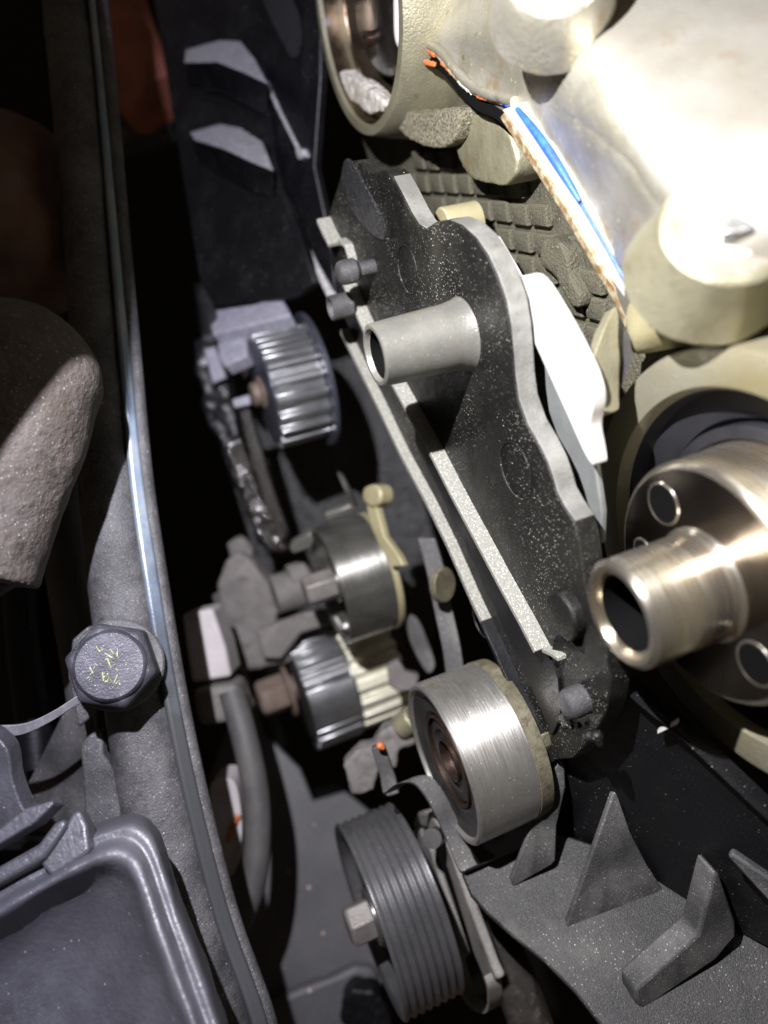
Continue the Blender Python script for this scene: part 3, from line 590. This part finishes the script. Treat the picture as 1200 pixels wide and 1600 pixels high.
obj('bolt_washer', disc(RC_, 1.5, 4, 11.5), STD, rp)

# tensioner arm behind the ribbed pulley
ta = thing('tensioner_arm', 'dusty cast twin leaf arm standing behind the ribbed pulley', 'bracket', AX(720, 1420, 72))
outer = [(645, 1284), (652, 1270), (668, 1266), (684, 1288), (702, 1330), (718, 1375), (733, 1418), (750, 1462), (766, 1505), (777, 1530), (774, 1534), (756, 1528), (740, 1490), (722, 1430), (704, 1372), (688, 1326), (672, 1298), (660, 1292), (650, 1300)]
obj('outer_leaf', prism([AX(x, y, 72) for x, y in outer], (4, 0, 0)), ARMM, ta, bevel=1.4, seg=3, disp=(3, .5))
inner = [(642, 1300), (652, 1296), (668, 1318), (684, 1366), (702, 1420), (716, 1462), (726, 1494), (722, 1498), (708, 1480), (690, 1430), (672, 1376), (655, 1330)]
obj('inner_leaf', prism([AX(x, y, 69) for x, y in inner], (3, 0, 0)), ARMM, ta, bevel=1.2, seg=3, disp=(3, .5))
obj('loop', strip(spline([AX(x, y, 72) for x, y in [(716, 1500), (722, 1522), (730, 1548), (746, 1570), (764, 1578), (772, 1570), (772, 1540), (766, 1520)]], 5), XA, 6, Vector((0, .5, .85)), 3.0), ARMM, ta, bevel=.7)
obj('tie_bolt', tube([AX(675, 1310, 66), AX(690, 1304, 74)], 4, seg=16), BLK, ta)

# ================================================================ lower timing cover: wall, shelf, gussets
SH = PL((725, 1375, 285), (880, 1460, 270), (1035, 1390, 275))
WL = PL((960, 1240, 262), (1035, 1390, 278), (1150, 1150, 210))
lc = thing('lower_timing_cover', 'black plastic lower timing cover with dusty shelf and triangular gussets', 'engine cover', SH(900, 1500))
obj('shelf', prism(SH.poly([(720, 1362), (870, 1300), (960, 1330), (1080, 1370), (1210, 1430), (1330, 1500), (1330, 1720), (1000, 1720), (945, 1610), (900, 1552), (850, 1502), (800, 1462), (762, 1428), (735, 1398)]), -SH.n * 4), SHELF, lc, bevel=.8)
obj('skirt', prism([SH(x, y, -3.5) + SH.n.cross(FV).normalized() * 0 + Vector((6, 0, 0)) for x, y in [(720, 1366), (762, 1430), (850, 1504), (945, 1612), (1000, 1720)]] + [SH(1000, 1720) + Vector((28, -15, -110)), SH(850, 1504) + Vector((22, -10, -100)), SH(720, 1366) + Vector((16, -5, -60))], Vector((3, 0, 0))), BPD, lc, bevel=.3)
obj('wall', prism(WL.poly([(862, 1000), (905, 1002), (960, 1050), (1040, 1120), (1120, 1190), (1215, 1280), (1330, 1400), (1330, 1520), (1200, 1480), (1040, 1400), (900, 1345), (860, 1330), (850, 1200)]), -WL.n * 4), BPD, lc, bevel=.8)
obj('wall_lip', strip(spline([WL(x, y, 1.5) for x, y in [(900, 990), (925, 1014), (960, 1046), (1010, 1092), (1070, 1140), (1150, 1215), (1240, 1300)]], 5), WL.n, 5, (UV + RV * .4).normalized(), 2), BPD, lc, bevel=.4)
def gusset(a, b, c, pts, th, m=BPG, name='gusset'):
    p = PL(a, b, c); return obj(name, prism(p.poly(pts), -p.n * th), m, lc, bevel=min(1.6, th * .28), seg=3)
gusset((872, 1188, 268), (800, 1380, 281), (862, 1352, 280), [(873, 1186), (882, 1192), (884, 1230), (870, 1290), (868, 1345), (862, 1352), (802, 1386), (797, 1376)], 2.2)
gusset((961, 1238, 261), (880, 1462, 272), (1035, 1392, 275), [(958, 1240), (963, 1238), (985, 1300), (1010, 1350), (1036, 1390), (1034, 1398), (896, 1478), (882, 1462), (884, 1450)], 2.4)
gusset((1118, 1362, 243), (990, 1565, 252), (1150, 1440, 253), [(1116, 1362), (1124, 1366), (1150, 1440), (1152, 1462), (1120, 1500), (1004, 1580), (992, 1566), (992, 1548), (1090, 1462)], 9)
gusset((1138, 1340, 231), (1260, 1450, 226), (1250, 1400, 223), [(1136, 1338), (1144, 1334), (1200, 1372), (1290, 1430), (1290, 1460), (1200, 1408)], 3)
# front edge flange that wraps under the idler
zp = [(612, 1236), (630, 1222), (655, 1218), (672, 1232), (690, 1262), (712, 1310), (726, 1345), (733, 1358)]
obj('edge_flange', strip(spline([D(x, y, 296 - i * 1.2) for i, (x, y) in enumerate(zp)], 5), XA, 7, Vector((0, .6, .8)), 2.2), BPG, lc, bevel=.5)
obj('edge_flange', strip([SH(724, 1364, 2.2), SH(790, 1335, 2.2), SH(862, 1306, 2.2)], Vector((0, .5, .85)), 5, SH.n, 2.4), BPG, lc, bevel=.5)
obj('clip_bar', prism([D(x, y, 303) for x, y in [(580, 1170), (592, 1164), (602, 1168), (618, 1214), (624, 1240), (606, 1246), (598, 1240), (594, 1215)]], -BV * 4), BPG, lc, bevel=.7)
tag(obj('wire_staple', strip([WL(1028, 1142, 3), WL(1044, 1134, 3.4), WL(1060, 1126, 3)], (UV).normalized(), 1.2, WL.n, 1.2), ALUB, bevel=.2), 'short bright wire staple lying on the black lower wall', 'wire')

# small dark hardware between the rollers
hw = thing('sensor_bracket', 'small dirty grey sensor bracket with an orange dab below the crank sprocket', 'bracket', D(560, 1190, 340))
obj('bracket_body', prism([D(x, y, 345) for x, y in [(536, 1195), (560, 1168), (582, 1165), (598, 1140), (630, 1122), (652, 1130), (648, 1165), (622, 1172), (618, 1200), (590, 1205), (584, 1236), (548, 1244)]], -BV * 12), BEIGE, hw, remesh=1.1, relax=3, disp=(7, 3))
obj('orange_dab', lumps([(D(594, 1165, 298), 1.6), (D(598, 1168, 298), 1.1)]), ORG, hw, remesh=.4, relax=1)
obj('peg', tube([D(648, 1120, 342), D(626, 1136, 346)], 6, seg=20), ALUG, hw, bevel=1)
# pieces in the shade behind the crank sprocket
gd = thing('guide_plate', 'pale worn belt guide plate on the engine beside the tensioner', 'plate', D(650, 1000, 380))
obj('guide', prism([D(x, y, 385) for x, y in s2([(640, 962), (655, 970), (672, 1010), (680, 1040), (668, 1052), (648, 1020), (636, 985)])], -BV * 5), BPG, gd, bevel=.8)
obj('side_block', prism([D(x, y, 395) for x, y in [(604, 1040), (622, 1030), (634, 1050), (655, 1055), (650, 1078), (622, 1082), (608, 1072)]], -BV * 8), BEIGE, gd, bevel=1)
rod = thing('dipstick_bracket', 'dull grey metal strap with a pale round washer in the gap', 'bracket', D(695, 930, 330))
obj('strap', strip(spline([D(x, y, d) for x, y, d in [(666, 840, 345), (680, 890, 340), (692, 950, 338), (705, 1010, 335), (712, 1060, 332)]], 5), RV, 8, BV, 2), BPG, rod, bevel=.4)
obj('washer', disc(D(696, 914, 325), 0, 3, 7.5, axis=-(RV * .75 + BV * .65)), GREASE, rod)

# ================================================================ engine block lumps behind the sprockets
bl = thing('oil_pump_housing', 'wet oil covered housing with pale ledges left of the toothed sprocket', 'engine block', D(400, 650, 430))
P1 = PL((335, 500, 412), (440, 470, 402), (340, 520, 405))
obj('ledge', prism(P1.poly([(336, 484), (400, 474), (438, 461), (452, 486), (454, 492), (390, 508), (332, 523), (328, 508), (338, 498)]), -P1.n * 10), LEDGE, bl, bevel=1.2, seg=3)
P2 = PL((340, 540, 410), (385, 525, 406), (350, 570, 402))
obj('ledge', prism(P2.poly([(338, 536), (384, 524), (386, 556), (350, 572), (342, 560)]), -P2.n * 9), LEDGE, bl, bevel=1.2, seg=3)
obj('ledge', prism([D(x, y, 440) for x, y in [(318, 545), (336, 540), (354, 590), (332, 600)]], -BV * 8), LEDGE, bl, bevel=1)
obj('housing', prism([D(x, y, 452) for x, y in [(300, 530), (335, 512), (352, 560), (366, 640), (388, 720), (412, 800), (448, 850), (430, 868), (396, 840), (372, 770), (350, 700), (322, 660), (310, 600)]], -BV * 30), BPD, bl, remesh=1.6, relax=3, disp=(12, 6))
obj('oily_flank', prism([D(x, y, 432) for x, y in [(352, 690), (372, 684), (388, 712), (400, 760), (420, 800), (446, 836), (448, 862), (422, 862), (402, 830), (384, 782), (366, 736)]], -BV * 10), GOO, bl, remesh=.9, relax=1, disp=(5, 6))
obj('rail_edge', prism([D(x, y, 425) for x, y in [(372, 640), (390, 636), (420, 740), (448, 830), (440, 850), (418, 800), (392, 720)]], -BV * 8), GOO, bl, bevel=1)
obj('tab', prism([D(x, y, 418) for x, y in [(362, 624), (390, 616), (392, 632), (366, 638)]], -BV * 5), LEDGE, bl, bevel=.8)
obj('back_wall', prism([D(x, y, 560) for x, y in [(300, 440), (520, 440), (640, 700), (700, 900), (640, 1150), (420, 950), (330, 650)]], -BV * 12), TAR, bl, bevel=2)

# ================================================================ upper belt cover (black, left of the engine)
C1 = PL((320, 60, 440), (330, 470, 430), (420, 200, 405))
uc2 = thing('belt_cover', 'black plastic belt cover with two gritty lit ledges and a crazed corner', 'engine cover', C1(360, 250))
obj('front_face', prism(C1.poly([(225, -60), (400, -60), (405, 60), (418, 135), (430, 268), (470, 372), (492, 440), (456, 464), (334, 482), (312, 440), (282, 260), (258, 110), (240, 0)]), -C1.n * 6), BPD, uc2, bevel=1)
C2 = PL((405, 60, 408), (520, 470, 392), (490, 100, 375))
obj('side_face', prism(C2.poly([(400, -60), (500, -60), (500, 120), (490, 260), (520, 400), (522, 470), (470, 372), (430, 268), (418, 135), (405, 60)]), -C2.n * 5), BPD, uc2, bevel=1)
obj('crazed_corner', prism(C2.poly(s2([(412, -20), (448, -20), (470, 30), (472, 70), (460, 92), (440, 60), (420, 20)]), .3), C2.n * 1), CRK, uc2, bevel=.5)
def ledge(pts, y0, parent, m):  # pale top over a black block: light put into the colours
    top = [C1(x, y, h) for x, y, h in pts]; o = obj('ledge', prism(top, FV * 1.2), m, parent, bevel=.4)
    obj('ledge_block', prism([p + FV * 1.6 for p in top], Vector((0, -7, -16))), BPD, parent, bevel=.4); return o
ledge([(290, 78, 0), (345, 62, 0), (375, 64, 0), (398, 92, 3), (418, 130, 12), (380, 112, 17), (340, 96, 15), (288, 97, 10)], 0, uc2, GRIT_LIT)
ledge([(297, 207, 0), (345, 193, 0), (376, 200, 0), (410, 222, 3), (427, 266, 12), (392, 252, 17), (350, 232, 15), (304, 218, 10)], 0, uc2, GRIT_LIT)
obj('ridge', tube([C2(417, 130, 1), C2(440, 180, 1), C2(468, 236, 1)], 1.1, seg=10), GRIT_LIT, uc2)
obj('ridge', tube([C2(428, 266, 1), C2(450, 322, 1), C2(470, 368, 1)], .9, seg=10), GRIT_LIT, uc2)
obj('ridge', tube([C2(470, 366, 3), C2(492, 412, 5), C2(514, 455, 7), C2(522, 468, 7)], [1.2, 1.7, 2.2, 2.6], seg=12), GRIT_LIT, uc2)
obj('nub', prism(C2.poly([(460, 234), (472, 232), (476, 244), (466, 250)], 3), -C2.n * 5), GRIT_LIT, uc2, bevel=.6)
# deep things in the dark behind
tag(obj('hose_end', tube(spline([D(x, y, 520) for x, y in [(170, 0), (190, 60), (215, 120), (250, 165)]], 6), 24, seg=28), REDB, disp=(6, 1)), 'dull red hose deep in the dark left of the belt cover', 'hose')
tag(obj('junction_box', prism([D(x, y, 540) for x, y in s2([(165, 140), (240, 150), (262, 190), (262, 200), (215, 218), (168, 220)])], -BV * 20), TRAY, bevel=3, seg=3), 'faint grey box below the red hose in the shadows', 'box')

# ================================================================ left: frame rail, lip, big bolt
fr = thing('frame_rail', 'long dusty dark frame rail with a bare blue white lip', 'frame rail', D(200, 900, 300))
path = [(95, -80, 330), (120, 150, 320), (140, 380, 312), (155, 560, 306), (172, 740, 300), (192, 900, 296), (215, 1060, 292), (245, 1240, 288), (285, 1420, 282), (345, 1660, 274)]
wid = [10, 10, 10, 10.5, 11.5, 13, 13.5, 13.5, 14, 14.5]
pp = [D(*q) for q in path]
ppS = spline(pp, 8); wS = [wid[min(i // 8, 8)] + (wid[min(i // 8 + 1, 9)] - wid[min(i // 8, 8)]) * (i % 8) / 8 for i in range(len(ppS))]
obj('rail_body', tube(ppS, wS, seg=40), RAIL, fr, disp=(14, 1.2))
lipp = [(135, -80, 325), (158, 150, 316), (180, 400, 306), (195, 560, 300), (212, 740, 293), (232, 880, 288), (258, 1040, 284), (285, 1180, 281), (315, 1310, 279), (350, 1440, 276), (400, 1580, 270), (425, 1680, 268)]
sideV = (RV * .75 + FV * .55 + UV * .2).normalized(); upV = (BV * .8 + RV * .6).normalized()
LS = spline([D(*q) for q in lipp], 6)
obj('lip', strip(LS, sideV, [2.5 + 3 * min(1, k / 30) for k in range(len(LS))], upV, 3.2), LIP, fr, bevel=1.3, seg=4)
LS2 = spline([D(x + 14, y, d + 4) for x, y, d in lipp], 6)
obj('lip_edge', tube(LS2, [3.2] * len(LS2), seg=16), RAIL, fr)
obj('seam_fold', tube(spline([D(x, y, d) for x, y, d in [(250, 1330, 268), (268, 1400, 266), (296, 1500, 262), (335, 1620, 256)]], 6), 1.3, seg=10), BPD, fr)
# bolt
BAx = (BV * .93 + RV * .19 + UV * .17).normalized()
bc = D(172, 1040, 258)
hbt = thing('hex_bolt', 'large blackened hex head bolt with yellow paint flecks on the frame rail', 'bolt', bc)
obj('head', hexbolt(bc, 0, -17, 15.4, axis=BAx, rot=.05), BOLTM, hbt, bevel=1.1, seg=3)
obj('washer_face', lathe(bc, [(-1, 0), (-1, 12.2), (.5, 11.8), (1.4, 10.8), (1.6, 0)], axis=BAx, seg=64), BOLTM, hbt)
obj('washer', disc(bc, -19.5, -16.5, 16.4, axis=BAx, ch=.7), RAIL, hbt)
mk = [((150, 1010), (156, 1018), (162, 1014)), ((172, 1014), (178, 1022), (184, 1012), (183, 1026)), ((168, 1030), (174, 1044), (180, 1038)), ((160, 1050), (162, 1064), (170, 1056), (168, 1066)), ((172, 1062), (178, 1068), (184, 1054)), ((140, 1042), (146, 1052)), ((186, 1068), (188, 1070)), ((136, 1060), (140, 1058)), ((166, 1022), (176, 1028))]
fpl = PL((172, 1040, 256.6), (172, 1010, 256.6), (200, 1040, 256.6)); fpl.o = bc + BAx * 1.7; fpl.n = BAx
bm = bmesh.new()
for s in mk: tube([fpl(x, y) for x, y in s], .26, seg=6, bm=bm)
for k in range(18):
    x, y = 165 + random.gauss(0, 13), 1042 + random.gauss(0, 15); tube([fpl(x, y), fpl(x + random.uniform(-4, 4), y + random.uniform(-4, 4))], random.uniform(.12, .28), seg=5, bm=bm)
obj('paint_fleck', bm, PAINT, hbt)

# left engine mount casings
cs1 = thing('engine_mount', 'rounded dusty brown rubber engine mount at the left edge', 'engine mount', D(40, 650, 262))
dc = spline([D(-70, 900, 236), D(-45, 800, 240), D(-10, 690, 243), D(14, 612, 245), D(22, 592, 246)], 6)
dr = [24 + 3 * min(1, k / 12) for k in range(len(dc))]
dd = (dc[-1] - dc[-3]).normalized()
for k in range(1, 10): a = k / 10 * math.pi / 2; dc.append(dc[24] + dd * 24 * math.sin(a)); dr.append(27 * math.cos(a) + .3)
obj('dome', tube(dc, dr, seg=56), ROCK, cs1, remesh=.9, relax=3, disp=(14, 1.6))
cs2 = tag(obj('rubber_boot', lumps([(D(x, y, d), r) for x, y, d, r in ((20, 380, 330, 30), (60, 400, 330, 26), (-40, 340, 330, 40), (10, 300, 340, 34))]), RED, remesh=1.6, relax=8, disp=(5, 1)),
    'dark reddish rubber boot in shadow above the brown mount', 'boot')
tag(obj('bracket_stub', prism([D(x, y, 245) for x, y in [(-40, 840), (10, 850), (34, 870), (36, 890), (20, 915), (-40, 950)]], -BV * 8), BOLTM, bevel=1.2, disp=(3, .6)), 'small dark grey bracket end below the brown mount', 'bracket')
# pipes and panels at the left
tag(obj('thin_pipe', tube(spline([D(x, y, d) for x, y, d in [(85, 640, 330), (90, 780, 322), (105, 900, 318), (125, 1010, 314), (140, 1100, 312)]], 6), 8.5, seg=24), HOSE), 'dusty dark pipe running beside the frame rail toward the bolt', 'pipe')
tag(obj('dark_hose', tube(spline([D(x, y, d) for x, y, d in [(30, 860, 350), (36, 980, 346), (50, 1100, 340), (60, 1200, 335)]], 6), 8, seg=24), BPD), 'black hose behind the thin dusty pipe at far left', 'hose')
pst = thing('support_post', 'grey speckled flat post below the big hex bolt', 'post', D(150, 1190, 275))
obj('upper_piece', prism([D(x, y, 282) for x, y in [(112, 1000), (138, 978), (150, 1000), (152, 1085), (150, 1115), (122, 1138), (106, 1060)]], -BV * 6), RAIL, pst, bevel=1)
obj('lower_piece', prism([D(x, y, 285) for x, y in [(124, 1166), (140, 1148), (160, 1142), (160, 1178), (182, 1210), (190, 1250), (190, 1300), (132, 1300), (130, 1230)]], -BV * 6), RAIL, pst, bevel=1)
tp = PL((60, 1210, 310), (150, 1130, 300), (120, 1300, 305))
tag(obj('inner_panel', prism(tp.poly([(40, 1230), (100, 1110), (140, 1080), (150, 1200), (180, 1300), (140, 1330), (40, 1290)]), -tp.n * 3), BPG, bevel=.6), 'dusty black inner panel behind the strap at left', 'panel')
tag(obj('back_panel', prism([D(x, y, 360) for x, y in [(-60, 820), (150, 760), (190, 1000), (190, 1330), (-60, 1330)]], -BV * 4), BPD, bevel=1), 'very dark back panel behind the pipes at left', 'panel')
sp_ = [D(x, y, d) for x, y, d in [(-40, 1140, 262), (0, 1142, 262), (40, 1138, 262), (80, 1120, 262), (115, 1098, 263), (140, 1085, 266)]]
tag(obj('cable_tie', strip(spline(sp_, 6), (UV * .9 + RV * .35 + BV * .2).normalized(), 4.6, BV, 1.2), STRAP, bevel=.3), 'curved grey cable tie strap reaching left from the hex bolt', 'strap')

# ================================================================ bottom left moulded cover
mc = thing('moulded_cover', 'grey moulded plastic cover with a thick rounded rim at bottom left', 'cover', D(120, 1500, 215))
MP = PL((40, 1420, 218), (200, 1340, 222), (250, 1580, 205))
outl = [(-260, 1560), (-120, 1480), (0, 1412), (70, 1372), (130, 1338), (172, 1322), (200, 1324), (222, 1346), (242, 1400), (262, 1460), (288, 1530), (320, 1620), (360, 1740), (330, 1860), (0, 1860), (-260, 1860)]
outl = s2(outl, 4); cx, cy = 20, 1720
def inset(k): return [(x + (cx - x) * k, y + (cy - y) * k) for x, y in outl]
bm = bmesh.new(); levels = [(-.13, -22), (-.11, -6), (-.085, -1.5), (-.055, -1.2), (-.03, -2.2), (-.012, -.5), (.01, 2.6), (.035, 3.6), (.06, 2.6), (.085, -1), (.12, -6), (.2, -12), (.4, -19), (.7, -24)]
R = []
for k, h in levels: R.append([bm.verts.new(p) for p in MP.poly(inset(k), h)])
for A, B in zip(R, R[1:]):
    for i in range(len(A)): bm.faces.new((A[i], A[(i + 1) % len(A)], B[(i + 1) % len(A)], B[i]))
bm.faces.new(R[-1])
obj('shell', bm, GREYP, mc, sub=1, disp=(24, 3.4))
for pts, h in (([(-80, 1392), (0, 1352), (60, 1318), (84, 1286), (100, 1278), (104, 1290), (70, 1340), (0, 1380), (-80, 1420)], 4), ([(62, 1350), (96, 1300), (112, 1270), (124, 1264), (136, 1290), (140, 1330), (118, 1346), (80, 1372)], 2), ([(-80, 1330), (-10, 1302), (40, 1262), (82, 1250), (84, 1256), (56, 1284), (0, 1318), (-80, 1360)], 12)):
    obj('clip', prism(MP.poly(pts, h), -MP.n * 7), GREYP, mc, bevel=1.4, seg=3)
tag(obj('corner_flap', prism([D(x, y, 236) for x, y in s2([(-80, 1130), (4, 1160), (20, 1220), (36, 1262), (50, 1280), (0, 1302), (-80, 1320)])], -BV * 8), GREYP, bevel=2, seg=3), 'pale grey plastic flap at left edge above the moulded cover', 'cover')

# ================================================================ things between rail and pulleys, out of focus
ab = thing('alternator_bracket', 'dusty beige cast bracket left of the crank sprocket', 'bracket', D(390, 980, 440))
obj('body', prism([D(x, y, 440) for x, y in [(336, 922), (350, 880), (372, 862), (400, 880), (412, 905), (436, 905), (448, 935), (430, 965), (440, 995), (462, 1010), (452, 1035), (412, 1042), (372, 1050), (356, 1000)]], -BV * 26), BEIGE, ab, remesh=1.7, relax=4, disp=(14, 6))
obj('knuckle', prism([D(x, y, 446) for x, y in [(352, 850), (376, 838), (396, 856), (392, 884), (366, 890)]], -BV * 14), BEIGE, ab, remesh=1.5, relax=3, disp=(9, 4))
obj('side_strip', prism([D(x, y, 442) for x, y in [(330, 930), (346, 922), (372, 1010), (400, 1110), (410, 1150), (392, 1130), (362, 1030)]], -BV * 8), BPG, ab, bevel=1)
obj('stub', disc(D(428, 930, 425), 0, 22, 11, axis=XA), BEIGE, ab)
obj('lug', disc(D(452, 905, 425), 0, 10, 8, axis=XA), BEIGE, ab)
obj('arm', prism([D(x, y, 430) for x, y in [(400, 985), (470, 958), (520, 950), (520, 975), (470, 990), (440, 1030), (410, 1030)]], -BV * 10), BEIGE, ab, bevel=1.5)
tag(obj('relay_block', prism([D(x, y, 372) for x, y in [(284, 960), (332, 950), (352, 1010), (362, 1058), (300, 1068), (292, 1020)]], -BV * 25), PALE, bevel=2, seg=3), 'pale grey block beside the rail lip, upper of two', 'block')
tag(obj('connector_box', prism([D(x, y, 366) for x, y in [(300, 1078), (368, 1070), (388, 1126), (312, 1136), (304, 1110)]], -BV * 25), BEIGE, bevel=3, seg=3), 'dim pinkish grey box below the pale block beside the rail lip', 'box')
tag(obj('marked_pipe', prism([D(x, y, 362) for x, y in s2([(330, 1226), (366, 1222), (378, 1290), (372, 1340), (360, 1370), (345, 1330), (334, 1280)])], -BV * 20), PALE, bevel=3), 'pale pipe stub behind the curved hose beside the rail', 'pipe')
tag(obj('orange_mark', lumps([(D(356 + k * 4, 1312 - k * 9, 360.5), 1.5) for k in range(5)]), ORG, remesh=.8, relax=2), 'orange paint dab on the pale pipe stub', 'paint mark')
tag(obj('curved_hose', tube(spline([D(x, y, d) for x, y, d in [(362, 1080, 368), (384, 1160, 362), (400, 1240, 358), (402, 1320, 355), (392, 1390, 352), (372, 1440, 350)]], 6), 6.2, seg=24), HOSE), 'grey black hose curving down beside the frame rail', 'hose')
UT = PL((420, 1200, 455), (540, 1300, 450), (450, 1600, 415))
ut = thing('splash_shield', 'smooth grey plastic splash shield low in the gap with scattered grit', 'splash shield', UT(460, 1400))
obj('shield', prism(UT.poly([(360, 1120), (420, 1150), (470, 1200), (490, 1250), (540, 1235), (620, 1300), (640, 1420), (600, 1560), (640, 1740), (300, 1740), (300, 1300)]), -UT.n * 5), TRAY, ut, bevel=1.5)
obj('moulded_step', prism(UT.poly(s2([(395, 1590), (440, 1548), (520, 1515), (560, 1500), (590, 1530), (560, 1700), (380, 1720)]), .5), UT.n * 9), TRAY, ut, bevel=4, seg=4)
tag(obj('lower_hose', tube(spline([D(x, y, d) for x, y, d in [(760, 1440, 330), (790, 1500, 322), (815, 1560, 315), (850, 1660, 305)]], 6), 9, seg=24), GOO), 'wet black hose below the shelf edge of the lower cover', 'hose')
tag(obj('clamp_lump', prism([D(x, y, 405) for x, y in [(536, 1560), (552, 1546), (584, 1550), (604, 1572), (612, 1610), (560, 1620), (530, 1596)]], -BV * 14), BPD, remesh=1.2, relax=3, disp=(4, 1.5)), 'dark lumpy clamp under the ribbed pulley', 'clamp')

# unseen blocker added left of frame, cut to shade the bay's upper left
def G(gx, gy, f): return TORCH + (RV * gx + UV * gy + FV) * (f - 22)
fp = [(-.215, .75), (-.172, .36), (-.138, .2), (-.118, 0), (-.118, -.26), (-.135, -.29), (-.235, -.48), (-.42, -.74), (-.8, -.80), (-.8, .75)]
tag(obj('shade_panel', prism([G(x, y, 150) for x, y in fp], -BV * 2), RAIL, bevel=.5), 'unseen dark panel added at far left to shade the bay', 'panel')
